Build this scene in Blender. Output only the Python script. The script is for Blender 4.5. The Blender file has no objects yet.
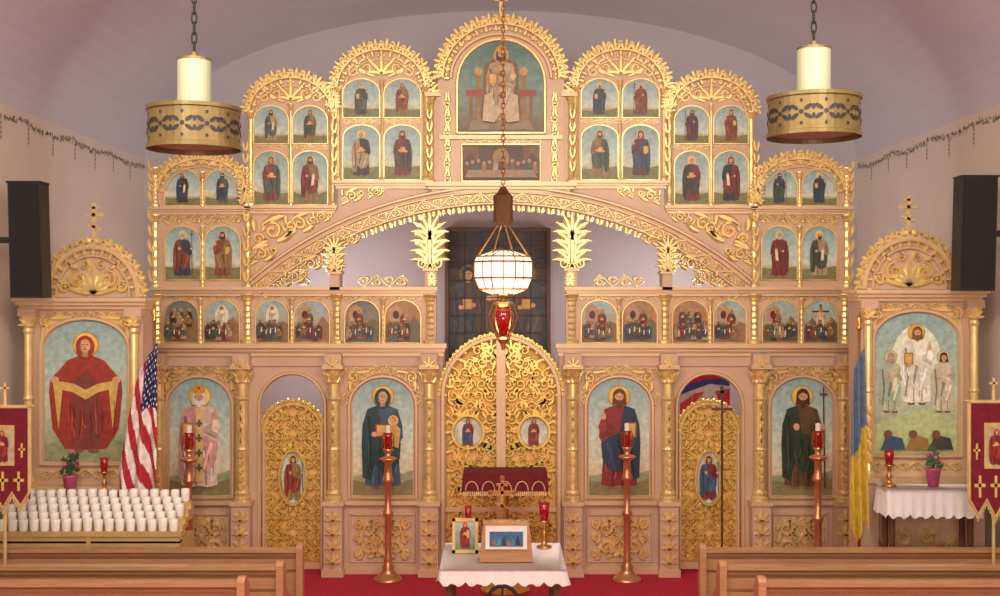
import bpy, math, random
from math import sin, cos, pi, sqrt
random.seed(7)
F=1166.667; S=0.012; HC=3.3
def lin(c):
    r=[]
    for v in c:
        v=v/255.0
        r.append(v/12.92 if v<=0.04045 else ((v+0.055)/1.055)**2.4)
    return (r[0],r[1],r[2],1.0)
def X(px): return (px-501)*S
def Z(py): return HC+(298-py)*S
def WX(px,d): return (px-501)*d/F
def WZ(py,d): return HC+(298-py)*d/F

# ------------------------------------------------------------ materials
def mk(name,col,metal=0.0,rough=0.6,var=0.12,scale=6.0,bump=0.0,emit=None,es=0.0,coat=0.0,trans=0.0,stretch=None):
    m=bpy.data.materials.new(name); m.use_nodes=True
    nt=m.node_tree; b=nt.nodes['Principled BSDF']
    c=lin(col)
    tc=nt.nodes.new('ShaderNodeTexCoord'); mp=nt.nodes.new('ShaderNodeMapping')
    if stretch: mp.inputs['Scale'].default_value=stretch
    nz=nt.nodes.new('ShaderNodeTexNoise'); nz.inputs['Scale'].default_value=scale; nz.inputs['Detail'].default_value=4
    nt.links.new(tc.outputs['Object'],mp.inputs[0]); nt.links.new(mp.outputs[0],nz.inputs['Vector'])
    rp=nt.nodes.new('ShaderNodeValToRGB')
    rp.color_ramp.elements[0].position=0.3; rp.color_ramp.elements[1].position=0.7
    rp.color_ramp.elements[0].color=(c[0]*(1-var),c[1]*(1-var),c[2]*(1-var),1)
    rp.color_ramp.elements[1].color=(min(1,c[0]*(1+var)),min(1,c[1]*(1+var)),min(1,c[2]*(1+var)),1)
    nt.links.new(nz.outputs['Fac'],rp.inputs[0]); nt.links.new(rp.outputs[0],b.inputs['Base Color'])
    b.inputs['Metallic'].default_value=metal; b.inputs['Roughness'].default_value=rough
    if coat: b.inputs['Coat Weight'].default_value=coat
    if trans: b.inputs['Transmission Weight'].default_value=trans
    if bump:
        bp=nt.nodes.new('ShaderNodeBump'); bp.inputs['Strength'].default_value=bump; bp.inputs['Distance'].default_value=0.01
        nt.links.new(nz.outputs['Fac'],bp.inputs['Height']); nt.links.new(bp.outputs[0],b.inputs['Normal'])
    if emit:
        b.inputs['Emission Color'].default_value=lin(emit); b.inputs['Emission Strength'].default_value=es
    return m
def mkpaint(name,rough=0.5):
    m=bpy.data.materials.new(name); m.use_nodes=True
    nt=m.node_tree; b=nt.nodes['Principled BSDF']
    a=nt.nodes.new('ShaderNodeAttribute'); a.attribute_name='Col'
    nz=nt.nodes.new('ShaderNodeTexNoise'); nz.inputs['Scale'].default_value=16; nz.inputs['Detail'].default_value=6
    tc=nt.nodes.new('ShaderNodeTexCoord'); nt.links.new(tc.outputs['Object'],nz.inputs['Vector'])
    mr=nt.nodes.new('ShaderNodeMapRange'); mr.inputs[1].default_value=0.25; mr.inputs[2].default_value=0.75; mr.inputs[3].default_value=0.80; mr.inputs[4].default_value=1.35
    nt.links.new(nz.outputs['Fac'],mr.inputs[0])
    vm=nt.nodes.new('ShaderNodeVectorMath'); vm.operation='SCALE'
    nt.links.new(a.outputs['Color'],vm.inputs[0]); nt.links.new(mr.outputs[0],vm.inputs['Scale'])
    nt.links.new(vm.outputs[0],b.inputs['Base Color']); b.inputs['Roughness'].default_value=rough
    return m
GOLD=mk('gilded_carving',(246,216,150),0.5,0.30,0.14,9)
GOLDY=mk('gilded_door_carving',(250,214,124),0.5,0.28,0.16,9)
FRAME=mk('pale_peach_gilt_paint',(208,176,148),0.1,0.42,0.05,3)
FRAMED=mk('pale_peach_moulding',(224,192,152),0.25,0.36,0.06,3)
BACKING=mk('amber_backing',(232,184,108),0.1,0.6,0.15,5)
WALL=mk('plaster_wall',(206,194,182),0,0.9,0.03,1.5,0.05)
CEIL=mk('plaster_ceiling',(190,188,198),0,0.9,0.03,1.2)
APSE=mk('apse_plaster',(190,184,190),0,0.9,0.03,1.2)
CARPET=mk('red_carpet',(186,28,60),0,0.95,0.15,60,0.3)
WOOD=mk('oak_wood',(180,134,94),0,0.4,0.14,5,0.03,coat=0.3,stretch=(0.6,6,10))
WOODD=mk('oak_wood_edge',(140,98,64),0,0.4,0.14,5,coat=0.3,stretch=(0.6,6,10))
DWOOD=mk('dark_wood',(92,56,36),0,0.45,0.2,6)
BRASS=mk('polished_brass',(206,156,90),0.85,0.28,0.12,7)
BRASSD=mk('aged_brass',(122,104,62),0.5,0.45,0.15,10)
COPPER=mk('copper_brass',(216,156,112),0.7,0.3,0.12,7)
BLACK=mk('black_plastic',(34,30,32),0,0.6,0.1,20)
BLACKG=mk('speaker_grille',(22,20,22),0,0.8,0.3,200)
CLOTH=mk('white_cloth',(236,228,226),0,0.9,0.03,12,0.1)
WHITEG=mk('white_votive_glass',(244,238,230),0,0.25,0.03,10,coat=0.4)
REDG=mk('red_glass',(140,14,24),0,0.12,0.2,12,emit=(190,10,20),es=0.10,coat=0.6)
LAMPW=mk('opal_cylinder_glass',(168,172,142),0,0.5,0.02,4)
GLOW=mk('opal_glass_lit',(250,240,228),0,0.4,0.02,4,emit=(255,238,216),es=1.5)
REDC=mk('red_velvet',(104,18,28),0,0.9,0.15,20)
LEAFM=mk('stencil_leaf',(138,138,120),0,0.9,0.1,10)
GREEN=mk('leaf_green',(58,92,48),0,0.7,0.2,20)
PINK=mk('pink_flower',(204,96,134),0,0.7,0.2,20)
PAINT=mkpaint('icon_paint',0.4)
FABRIC=mkpaint('dyed_fabric',0.85)

# ------------------------------------------------------------ mesh builder
ID=lambda s,t:(s,t)
class MB:
    def __init__(s): s.v=[]; s.f=[]; s.c=[]
    def add(s,vs,fs,col=None):
        o=len(s.v); s.v+=vs; s.f+=[tuple(i+o for i in f) for f in fs]
        if col is None: col=(1,1,1,1)
        if isinstance(col,list): s.c+=col
        else: s.c+=[col]*len(vs)
    def box(s,x0,x1,y0,y1,z0,z1,col=None):
        if x0>x1:x0,x1=x1,x0
        if y0>y1:y0,y1=y1,y0
        if z0>z1:z0,z1=z1,z0
        s.add([(x0,y0,z0),(x1,y0,z0),(x1,y1,z0),(x0,y1,z0),(x0,y0,z1),(x1,y0,z1),(x1,y1,z1),(x0,y1,z1)],
              [(3,2,1,0),(4,5,6,7),(0,1,5,4),(1,2,6,5),(2,3,7,6),(3,0,4,7)],col)
    def pbox(s,p0,q0,p1,q1,y0,y1): s.box(X(p0),X(p1),y0,y1,Z(q0),Z(q1))
    def prism(s,pts,y0,y1,col=None):
        n=len(pts); vs=[(p[0],y0,p[1]) for p in pts]+[(p[0],y1,p[1]) for p in pts]
        fs=[tuple(range(n)),tuple(range(2*n-1,n-1,-1))]+[(i,(i+1)%n,n+(i+1)%n,n+i) for i in range(n)]
        s.add(vs,fs,col)
    def band(s,inner,outer,y0,y1,col=None):
        n=len(inner); vs=[]
        for a,b in zip(inner,outer):
            vs+=[(a[0],y0,a[1]),(b[0],y0,b[1]),(b[0],y1,b[1]),(a[0],y1,a[1])]
        fs=[]
        for i in range(n-1):
            o=4*i;q=o+4
            for k in range(4): fs.append((o+k,o+(k+1)%4,q+(k+1)%4,q+k))
        fs+=[(0,1,2,3),(4*n-1,4*n-2,4*n-3,4*n-4)]
        s.add(vs,fs,col)
    def flat(s,pts,y,col=None): s.add([(p[0],y,p[1]) for p in pts],[tuple(range(len(pts)))],col)
    def ribbon(s,pts,ws,y,h,M=ID,col=None):
        P=[M(*p) for p in pts]; n=len(P); vs=[]
        for i in range(n):
            a=P[max(0,i-1)]; b=P[min(n-1,i+1)]
            dx=b[0]-a[0]; dz=b[1]-a[1]; L=sqrt(dx*dx+dz*dz) or 1; nx=-dz/L; nz=dx/L
            w=ws[i] if isinstance(ws,(list,tuple)) else ws
            for k,hh in ((-0.5,0),(-0.2,h),(0.2,h),(0.5,0)):
                vs.append((P[i][0]+nx*w*k,y-hh,P[i][1]+nz*w*k))
        fs=[]
        for i in range(n-1):
            o=4*i
            for k in range(3): fs.append((o+k,o+k+1,o+k+5,o+k+4))
        s.add(vs,fs,col)
    def lathe(s,prof,cx,cy,n=16,col=None,cap=True,rot=0):
        vs=[];fs=[]
        for r,z in prof:
            for i in range(n):
                a=2*pi*i/n+rot; vs.append((cx+r*cos(a),cy+r*sin(a),z))
        m=len(prof)
        for j in range(m-1):
            for i in range(n):
                fs.append((j*n+i,j*n+(i+1)%n,(j+1)*n+(i+1)%n,(j+1)*n+i))
        if cap: fs.append(tuple(range(n-1,-1,-1))); fs.append(tuple(range((m-1)*n,m*n)))
        s.add(vs,fs,col)
    def tube(s,pts,r,n=6,col=None):
        vs=[];fs=[];m=len(pts)
        for i in range(m):
            a=pts[max(0,i-1)];b=pts[min(m-1,i+1)]
            d=[b[k]-a[k] for k in range(3)];L=sqrt(sum(q*q for q in d)) or 1;d=[q/L for q in d]
            up=(0,0,1) if abs(d[2])<0.9 else (1,0,0)
            u=(d[1]*up[2]-d[2]*up[1],d[2]*up[0]-d[0]*up[2],d[0]*up[1]-d[1]*up[0])
            L=sqrt(sum(q*q for q in u));u=[q/L for q in u]
            w=(d[1]*u[2]-d[2]*u[1],d[2]*u[0]-d[0]*u[2],d[0]*u[1]-d[1]*u[0])
            rr=r[i] if isinstance(r,(list,tuple)) else r
            for k in range(n):
                t=2*pi*k/n; vs.append(tuple(pts[i][q]+rr*(cos(t)*u[q]+sin(t)*w[q]) for q in range(3)))
        for i in range(m-1):
            for k in range(n): fs.append((i*n+k,i*n+(k+1)%n,(i+1)*n+(k+1)%n,(i+1)*n+k))
        fs.append(tuple(range(n-1,-1,-1)));fs.append(tuple(range((m-1)*n,m*n)))
        s.add(vs,fs,col)
    def ball(s,cx,cy,cz,r,n=8,m=5,sz=1,col=None):
        s.lathe([(max(1e-4,r*sin(pi*j/m)),cz-r*sz*cos(pi*j/m)) for j in range(m+1)],cx,cy,n,col)
def obj(mb,name,mat,parent=None,smooth=False,mirror=False):
    v=list(mb.v);f=list(mb.f);c=list(mb.c)
    if mirror:
        n=len(v); v+=[(-a,b,d) for a,b,d in mb.v]; f+=[tuple(i+n for i in reversed(q)) for q in mb.f]; c+=mb.c
    me=bpy.data.meshes.new(name); me.from_pydata(v,[],f)
    ca=me.color_attributes.new('Col','FLOAT_COLOR','POINT')
    flat=[]
    for q in c: flat+=list(q)
    ca.data.foreach_set('color',flat)
    me.materials.append(mat)
    if smooth:
        for p in me.polygons: p.use_smooth=True
    me.update()
    o=bpy.data.objects.new(name,me); bpy.context.collection.objects.link(o)
    if parent: o.parent=parent
    return o
def empty(name):
    o=bpy.data.objects.new(name,None); bpy.context.collection.objects.link(o); o.empty_display_size=0.1; return o

# ------------------------------------------------------------ carving primitives
def spiral(mb,cx,cz,r,a0,d,turns=1.3,w=0.03,y=0,h=0.025,M=ID):
    n=int(9*turns)+3; pts=[];ws=[]
    for i in range(n):
        t=i/(n-1); rr=r*(1-0.82*t); a=a0+d*2*pi*turns*t
        pts.append((cx+rr*cos(a),cz+rr*sin(a))); ws.append(w*(1.1-0.35*t))
    mb.ribbon(pts,ws,y,h,M)
    q=M(cx,cz); mb.add([(q[0]+w*.75*cos(k*pi/3),y,q[1]+w*.75*sin(k*pi/3)) for k in range(6)]+[(q[0],y-h*1.4,q[1])],[(k,(k+1)%6,6) for k in range(6)])
def leaf(mb,x,z,a,L,w,curl=0.6,y=0,h=0.025,M=ID):
    pts=[];ws=[];n=6;px,pz=x,z
    for i in range(n):
        t=i/(n-1); pts.append((px,pz)); ws.append(w*(0.35+0.9*sin(pi*min(1,t*0.75+.12)))*(1 if t<.99 else .15))
        aa=a+curl*t; px+=cos(aa)*L/(n-1); pz+=sin(aa)*L/(n-1)
    mb.ribbon(pts,ws,y,h,M)
def palmette(mb,x,z,a,size,y=0,M=ID,n=5,h=0.03):
    for k in range(n):
        q=(k-(n-1)/2)/((n-1)/2)
        leaf(mb,x,z,a+q*1.15,size*(1-.3*abs(q)),size*.24,q*0.7,y,h,M)
def rinceau(mb,M,L,H,y=0,w=None,unit=None,h=0.025,flip=1):
    unit=unit or H*0.95; n=max(1,round(L/unit)); u=L/n; w=w or H*0.15
    A=H*0.40
    for i in range(n):
        sg=flip*(1 if i%2==0 else -1); s0=i*u
        mb.ribbon([(s0+u*t/8,-sg*A*sin(pi*t/8)) for t in range(9)],w,y,h,M)
        spiral(mb,s0+u*.5,sg*H*.08,min(u,H)*.34,-pi/2*sg+.6,sg,1.25,w*.9,y,h,M)
        leaf(mb,s0+u*.15,sg*H*.1,sg*1.2,H*.35,w*1.5,-sg*.9,y,h,M)
        leaf(mb,s0+u*.85,sg*H*.1,pi-sg*1.2,H*.35,w*1.5,sg*.9,y,h,M)
        leaf(mb,s0+u*.5,-sg*A,-sg*.8,H*.22,w*1.3,sg*.6,y,h,M)
def arcM(cx,cz,rx,rz,a0,a1,L):
    def M(s,t):
        a=a0+(a1-a0)*s/L
        return (cx+(rx+t)*cos(a),cz+(rz+t)*sin(a))
    return M
def lineM(x,z,ang):
    return lambda s,t:(x+s*cos(ang)-t*sin(ang),z+s*sin(ang)+t*cos(ang))
def crest(mb,cx,cz,rx,rz,H,y=0,unit=0.13,a0=pi,a1=0.0):
    L=pi*(rx+rz)/2*abs(a1-a0)/pi; M0=arcM(cx,cz,rx,rz,a0,a1,L)
    n=max(4,round(L/unit)); u=L/n
    mb.ribbon([(L*i/40,0) for i in range(41)],0.035,y,0.035,M0)
    mb.ribbon([(L*i/60,H*.45+H*.12*cos(i*pi*2*n/60.0)) for i in range(61)],0.022,y,0.03,M0)
    for i in range(n):
        s=(i+.5)*u
        leaf(mb,s,0,pi/2,H*.95,u*.46,0.0,y,0.03,M0)
        leaf(mb,s-u*.1,0,pi/2+.75,H*.85,u*.36,-1.0,y,0.03,M0)
        leaf(mb,s+u*.1,0,pi/2-.75,H*.85,u*.36,1.0,y,0.03,M0)
        spiral(mb,s-u*.5,H*.62,u*.24,-pi/2,1,1.0,u*.2,y,0.025,M0)
        leaf(mb,s-u*.5,-.015,-pi/2,H*.45,u*.36,0,y,0.02,M0)
def archpts(cx,zs,rx,rz,n=20,a0=pi,a1=0.0):
    return [(cx+rx*cos(a0+(a1-a0)*i/n),zs+rz*sin(a0+(a1-a0)*i/n)) for i in range(n+1)]
def arched_outline(x0,x1,z0,ztop,rise,n=16):
    cx=(x0+x1)/2; rx=(x1-x0)/2
    return [(x0,z0)]+archpts(cx,ztop-rise,rx,rise,n)+[(x1,z0)]
def moulding(mb,x0,x1,z0,ztop,rise,w,y,h,closed=True,n=16):
    p=arched_outline(x0,x1,z0,ztop,rise,n)
    if closed: p=[((x0+x1)/2,z0)]+p+[((x0+x1)/2,z0)]
    mb.ribbon(p,w,y,h)

# ------------------------------------------------------------ icon painting (flat painted panels)
def circ(cx,cz,rx,rz=None,n=14):
    rz=rz or rx
    return [(cx+rx*cos(2*pi*i/n),cz+rz*sin(2*pi*i/n)) for i in range(n)]
def grad(stops,t):
    for (a,ca),(b,cb) in zip(stops,stops[1:]):
        if t<=b:
            k=(t-a)/(b-a) if b>a else 0; k=max(0,min(1,k))
            return tuple(ca[i]*(1-k)+cb[i]*k for i in range(3))
    return stops[-1][1]
SKY=[(0,(104,108,70)),(.14,(146,144,98)),(.22,(172,172,132)),(.27,(204,210,188)),(.5,(178,200,192)),(1,(136,168,170))]
DARKBG=[(0,(96,66,40)),(.35,(128,88,56)),(.6,(130,126,112)),(1,(104,112,112))]
def panel(mb,x0,x1,z0,z1,rise,y,stops):
    cx=(x0+x1)/2; hw=(x1-x0)/2; zs=z1-rise; rows=[]
    for i in range(13): rows.append((z0+(zs-z0)*i/12,hw))
    if rise>0:
        for i in range(1,9):
            a=pi/2*i/8; rows.append((zs+rise*sin(a),max(hw*cos(a),1e-4)))
    vs=[];cs=[];fs=[]
    for z,w in rows:
        c=lin(grad(stops,(z-z0)/(z1-z0))); vs+=[(cx-w,y,z),(cx+w,y,z)]; cs+=[c,c]
    for i in range(len(rows)-1): fs.append((2*i,2*i+1,2*i+3,2*i+2))
    mb.add(vs,fs,cs)
def dk(c,k): return tuple(max(0,min(255,v*k)) for v in c)
SKIN=(210,158,120)
def figure(mb,cx,z0,H,y,robe=(120,40,40),mantle=(40,60,100),hair=(60,38,26),beard=None,head='hair',pose='bless',halo=(226,182,84),child=False,wings=None,fl=1,trim=None,folds=0):
    st=[0.0]; dy=0.0008
    def P(pts,col,sx=fl):
        st[0]+=dy
        mb.flat([(cx+sx*a*H,z0+b*H) for a,b in pts],y-st[0],lin(col))
    if wings:
        P([(-.08,.76),(-.2,.88),(-.3,.8),(-.32,.5),(-.26,.28),(-.14,.5)],wings); P([(.08,.76),(.2,.88),(.3,.8),(.32,.5),(.26,.28),(.14,.5)],dk(wings,.9))
    P(circ(0,.885,.108),dk(halo,.75)); P(circ(0,.885,.098),halo)
    P(circ(-.065,.022,.05,.02,8),dk(SKIN,.6)); P(circ(.065,.022,.05,.02,8),dk(SKIN,.6))
    r=random.Random(int(abs(cx)*1000)+int(z0*100))
    def strokes(xa,xb,za,zb,col,n):
        for k in range(n):
            x=r.uniform(xa,xb); a=r.uniform(za,(za+zb)/2); b=r.uniform((za+zb)/2,zb); w=r.uniform(.005,.013); lean=r.uniform(-.03,.03)
            P([(x,a),(x+w,a+.01),(x+w*.8+lean,(a+b)/2),(x+lean*.6,b),(x+lean-w*.3,(a+b)/2)],dk(col,r.choice([.6,.7,1.3,1.5])))
    if pose=='orans':
        P([(-.05,.8),(-.15,.76),(-.2,.7),(-.29,.6),(-.3,.5),(-.27,.2),(-.17,.04),(0,.03),(.17,.04),(.27,.2),(.3,.5),(.29,.6),(.2,.7),(.15,.76),(.05,.8)],mantle)
        P([(-.09,.6),(-.12,.3),(-.11,.05),(0,.035),(.11,.05),(.12,.3),(.09,.6),(0,.68)],robe)
        P([(-.27,.6),(-.1,.57),(0,.52),(.1,.57),(.27,.6),(.26,.52),(.22,.2),(.19,.52),(.1,.5),(0,.44),(-.1,.5),(-.19,.52),(-.22,.2),(-.26,.52)],(206,172,96))
        P(circ(-.25,.6,.035,.03,8),SKIN);P(circ(.25,.6,.035,.03,8),SKIN)
        strokes(-.26,.26,.08,.5,mantle,18)
    else:
        P([(-.045,.8),(-.14,.765),(-.185,.62),(-.19,.5),(-.145,.42),(-.16,.2),(-.17,.05),(-.06,.03),(0,.045),(.07,.03),(.17,.05),(.155,.25),(.145,.42),(.19,.5),(.18,.62),(.14,.765),(.045,.8)],robe)
        P([(-.045,.045),(-.05,.45),(-.03,.45),(-.03,.045)],dk(robe,.7)); P([(.05,.045),(.06,.4),(.075,.4),(.07,.045)],dk(robe,.75)); P([(-.1,.05),(-.1,.4),(-.09,.4),(-.085,.05)],dk(robe,1.25))
        if folds: strokes(0.0,.13,.06,.4,robe,folds)
        P([(-.05,.8),(-.145,.768),(-.19,.62),(-.2,.45),(-.19,.12),(-.11,.09),(-.08,.25),(.0,.17),(.11,.2),(.16,.3),(.17,.45),(.09,.5),(-.01,.55),(-.03,.7)],mantle)
        P([(-.15,.7),(-.12,.35),(-.15,.12),(-.13,.12),(-.095,.36),(-.12,.7)],dk(mantle,.65)); P([(-.02,.5),(-.05,.27),(-.03,.25),(.02,.47)],dk(mantle,.7)); P([(.1,.46),(.03,.2),(.05,.2),(.13,.44)],dk(mantle,1.3))
        if folds: strokes(-.175,-.1,.14,.68,mantle,folds); strokes(-.08,.1,.24,.46,mantle,folds)
        if trim: 
            P([(-.03,.8),(-.035,.08),(.035,.08),(.03,.8)],trim)
            for k in range(4):
                q=.2+.14*k; P([(-.03,q),(.03,q),(.03,q+.025),(-.03,q+.025)],dk(trim,.5))
                P([(-.012,q-.02),(.012,q-.02),(.012,q+.05),(-.012,q+.05)],dk(trim,.5))
        P([(.13,.75),(.185,.6),(.17,.5),(.06,.55),(.05,.6),(.11,.63)],dk(robe,.85)); 
        if pose=='bless':
            P([(.17,.54),(.2,.6),(.17,.68),(.13,.67),(.12,.57)],dk(robe,1.1)); P(circ(.15,.7,.028,.035,8),SKIN); P([(.14,.72),(.142,.77),(.155,.77),(.16,.72)],SKIN)
            P([(-.16,.5),(-.05,.5),(-.05,.64),(-.16,.64)],(176,128,52)); P([(-.145,.515),(-.065,.515),(-.065,.625),(-.145,.625)],(214,178,96)); P(circ(-.1,.495,.03,.022,8),SKIN)
        elif pose=='staff':
            P([(.2,.02),(.215,.02),(.2,.98),(.188,.98)],(90,60,34)); P([(.16,.9),(.23,.9),(.23,.915),(.16,.915)],(90,60,34)); P(circ(.19,.6,.03,.03,8),SKIN)
            P(circ(-.06,.6,.03,.035,8),SKIN)
        elif pose=='scroll':
            P([(.02,.34),(.08,.36),(.1,.58),(.04,.57)],(226,214,184)); P(circ(.07,.59,.03,.025,8),SKIN); P(circ(-.07,.55,.03,.025,8),SKIN)
        else:
            P([(-.07,.5),(.05,.5),(.05,.63),(-.07,.63)],(150,60,44)); P([(-.055,.515),(.035,.515),(.035,.615),(-.055,.615)],(212,170,90)); P(circ(.06,.55,.028,.025,8),SKIN); P(circ(-.08,.53,.028,.025,8),SKIN)
    if head=='veil': P(circ(0,.87,.078,.095),mantle)
    elif head!='bald': P(circ(0,.89,.062,.072),hair); P([(-.06,.89),(-.066,.81),(.066,.81),(.06,.89)],hair)
    P([(-.024,.79),(-.024,.85),(.024,.85),(.024,.79)],dk(SKIN,.8))
    P(circ(0,.878,.044,.056),SKIN); P([(-.044,.878),(-.04,.84),(-.015,.823),(-.03,.86),(-.033,.92)],dk(SKIN,.8))
    if beard: P([(-.044,.875),(-.04,.83),(-.015,.785),(.015,.785),(.04,.83),(.044,.875),(.02,.852),(-.02,.852)],beard)
    if head=='mitre': P([(-.052,.92),(-.065,.97),(0,1.01),(.065,.97),(.052,.92)],(196,150,60)); P(circ(0,.965,.014,n=6),(160,30,30))
    if head=='hair': P([(-.045,.9),(-.04,.935),(0,.95),(.04,.935),(.045,.9),(0,.925)],hair)
    P([(-.026,.887),(-.01,.887),(-.01,.893),(-.026,.893)],(40,24,18)); P([(.01,.887),(.026,.887),(.026,.893),(.01,.893)],(40,24,18))
    P([(-.004,.862),(.006,.862),(.003,.89),(-.002,.89)],dk(SKIN,.75)); P([(-.013,.848),(.013,.848),(.008,.854),(-.008,.854)],(150,60,50))
    if child:
        P(circ(.1,.66,.05),halo); P([(.04,.6),(.06,.42),(.15,.4),(.17,.58),(.12,.63)],(206,160,90)); P(circ(.1,.66,.032,.036),SKIN); P([(.07,.68),(.1,.70),(.13,.68),(.1,.69)],(90,56,36)); P(circ(.03,.5,.03,.022,8),SKIN)
RC=[(116,44,36),(54,66,88),(66,78,58),(144,108,66),(92,54,56),(164,144,112),(56,50,52),(128,72,46),(84,94,80),(72,52,44)]
def saint(mb,x0,x1,z0,z1,rise,y,seed):
    r=random.Random(seed); panel(mb,x0,x1,z0,z1,rise,y,SKY)
    mb.flat([(x0,z0),(x1,z0),(x1,z0+(z1-z0)*r.uniform(.2,.26)),((x0+x1)/2,z0+(z1-z0)*r.uniform(.12,.2)),(x0,z0+(z1-z0)*r.uniform(.18,.26))],y-.001,lin((124,122,78)))
    hb=r.choice([(60,40,26),(90,60,40),(190,184,176),(120,100,84)])
    figure(mb,(x0+x1)/2,z0+(z1-z0)*.04,(z1-z0)*.9,y-.002,robe=r.choice(RC),mantle=r.choice(RC),hair=hb,beard=hb if r.random()<.8 else None,head=r.choice(['hair','hair','bald','hair']),pose=r.choice(['bless','book','scroll','staff','book']),fl=r.choice([1,-1]),halo=(214,196,136),folds=3)
def feast(mb,x0,x1,z0,z1,rise,y,seed):
    r=random.Random(seed*13+5); W=x1-x0;H=z1-z0; ty=r.choice([0,1,2,2,3])
    bg=r.choice([DARKBG,[(0,(120,96,64)),(.5,(170,166,146)),(1,(150,180,182))],[(0,(120,74,44)),(.5,(176,120,72)),(1,(160,128,92))]])
    panel(mb,x0,x1,z0,z1,rise,y,bg)
    cx=(x0+x1)/2
    mb.flat([(x0,z0),(x1,z0),(x1,z0+H*.45),(x0+W*.8,z0+H*r.uniform(.5,.65)),(x0+W*.6,z0+H*.3),(x0+W*.25,z0+H*r.uniform(.4,.6)),(x0,z0+H*.4)],y-.001,lin(r.choice([(134,102,70),(110,104,78),(150,110,76)])))
    if ty==0:
        mb.flat(circ(cx,z0+H*.62,W*.2,H*.28),y-.002,lin((216,214,190)))
        figure(mb,cx,z0+H*.38,H*.5,y-.003,robe=(230,224,208),mantle=(210,200,180),pose='book')
    elif ty==1:
        mb.box(cx-.012,cx+.012,y-.003,y-.002,z0+H*.2,z0+H*.92,lin((70,44,30))); mb.box(cx-W*.25,cx+W*.25,y-.003,y-.002,z0+H*.72,z0+H*.76,lin((70,44,30)))
        figure(mb,cx,z0+H*.28,H*.56,y-.006,robe=SKIN,mantle=(214,190,160),pose='scroll')
    elif ty==2:
        mb.flat([(x0+W*.1,z0+H*.5),(x0+W*.1,z0+H*.8),(x0+W*.3,z0+H*.92),(x0+W*.5,z0+H*.8),(x0+W*.5,z0+H*.5)],y-.002,lin((184,140,106)))
        mb.flat(circ(x0+W*.3,z0+H*.66,W*.09,H*.1),y-.003,lin((60,40,34)))
        figure(mb,cx+W*r.uniform(-.1,.15),z0+H*.25,H*.55,y-.004,robe=r.choice(RC),mantle=(130,30,30),pose='book')
    else:
        for k in range(3): figure(mb,cx+W*.22*(k-1),z0+H*.35,H*.48,y-.004-.02*(k%2),robe=r.choice(RC),mantle=r.choice(RC),pose='book')
    for k in range(r.choice([4,5,6])):
        xx=x0+W*(.14+.15*k)+r.uniform(-.02,.02)*W
        if xx>x1-W*.1: break
        figure(mb,xx,z0+H*r.uniform(.03,.1),H*r.uniform(.36,.5),y-.035-.001*k,robe=r.choice(RC),mantle=r.choice(RC),pose=r.choice(['book','scroll']),beard=r.choice([None,(60,40,30)]),halo=r.choice([(206,170,90),(150,120,80)]))

# ================================================================ ICONOSTASIS
ico=empty('iconostasis')
fr=MB(); gd=MB(); mo=MB(); co=MB()
TK=0.14
fr.pbox(155,352,258,575,0,TK)
fr.pbox(327,352,443,575,0,TK)
ap=archpts(X(292.5),Z(406),X(326)-X(292.5),S*34,20)
fr.prism([(X(258),Z(352)),(X(258),Z(406))]+ap[0:]+[(X(327),Z(406)),(X(327),Z(352))],0,TK)
mo.ribbon([(X(259),Z(572))]+archpts(X(292.5),Z(406),S*33,S*33)+[(X(326),Z(572))],0.05,-0.0,0.04)
fr.pbox(158,288,436,350,.002,TK)
R0=380*S; CZ=Z(570)
def arc_y(px): return 570-sqrt(380**2-(px-501)**2)
def spandrel(p0,p1,top):
    n=10; low=[(X(p0+(p1-p0)*i/n),Z(min(288,arc_y(max(p0+(p1-p0)*i/n,252))))) for i in range(n+1)]
    fr.prism(low+[(X(p1),Z(top)),(X(p0),Z(top))],0,TK)
fr.prism([(X(155),Z(290)),(X(155),Z(205)),(X(250),Z(205)),(X(250),Z(290))],0,TK)
spandrel(250,338,205); spandrel(338,432,182); spandrel(432,501,182)
a_l=math.acos((252-501)/380)
AR=[a_l+(pi/2-a_l)*i/24 for i in range(25)]
fr.band([(X(501)+(R0-.17)*cos(a),CZ+(R0-.17)*sin(a)) for a in AR],[(X(501)+(R0+.03)*cos(a),CZ+(R0+.03)*sin(a)) for a in AR],-0.05,TK-.01)
La=R0*(a_l-pi/2)
for rr,ww in ((0.03,0.05),(-0.03,0.03),(-0.165,0.04)):
    mo.ribbon([(X(501)+(R0+rr)*cos(a),CZ+(R0+rr)*sin(a)) for a in AR],ww,-0.05,0.04)
rinceau(gd,arcM(X(501),CZ,R0-0.1,R0-0.1,a_l,pi/2,La),La,0.13,-0.05,unit=0.17,h=0.035)
M0=arcM(X(501),CZ,R0-0.17,R0-0.17,a_l,pi/2,La)
n=26
for i in range(n):
    s=La*(i+.5)/n
    leaf(gd,s-.02,0,-pi/2-.5,.09,.045,.5,0.0,.03,M0); leaf(gd,s+.02,0,-pi/2+.5,.09,.045,-.5,0.0,.03,M0)
def bay(p0,p1,ptop,pbase,rise):
    x0,x1=X(p0),X(p1); fr.prism(arched_outline(x0,x1,Z(pbase),Z(ptop),rise,20),-.004,TK-.004)
bay(158,246,156,210,.42); bay(249,333,78,210,.50); bay(336,427,50,186,.54)
def cornice(p0,p1,q,th=6,pr=.1):
    mo.pbox(p0,q,p1,q+th*.45,-pr,0.0); mo.pbox(p0+1.5,q+th*.45,p1-1.5,q+th*.8,-pr*.65,0.0); mo.pbox(p0+3,q+th*.8,p1-3,q+th*1.3,-pr*.35,0.0)
cornice(150,252,207); cornice(246,338,206); cornice(333,433,181); 
cornice(152,438,287,7,.12); cornice(152,447,343,10,.18); 
mo.pbox(154,288,438,291,-.03,0)
fr.pbox(155,356,443,366,-.03,.01)
crest(gd,X(202),Z(191),S*43,S*32,.13,-.02,.115)
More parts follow.
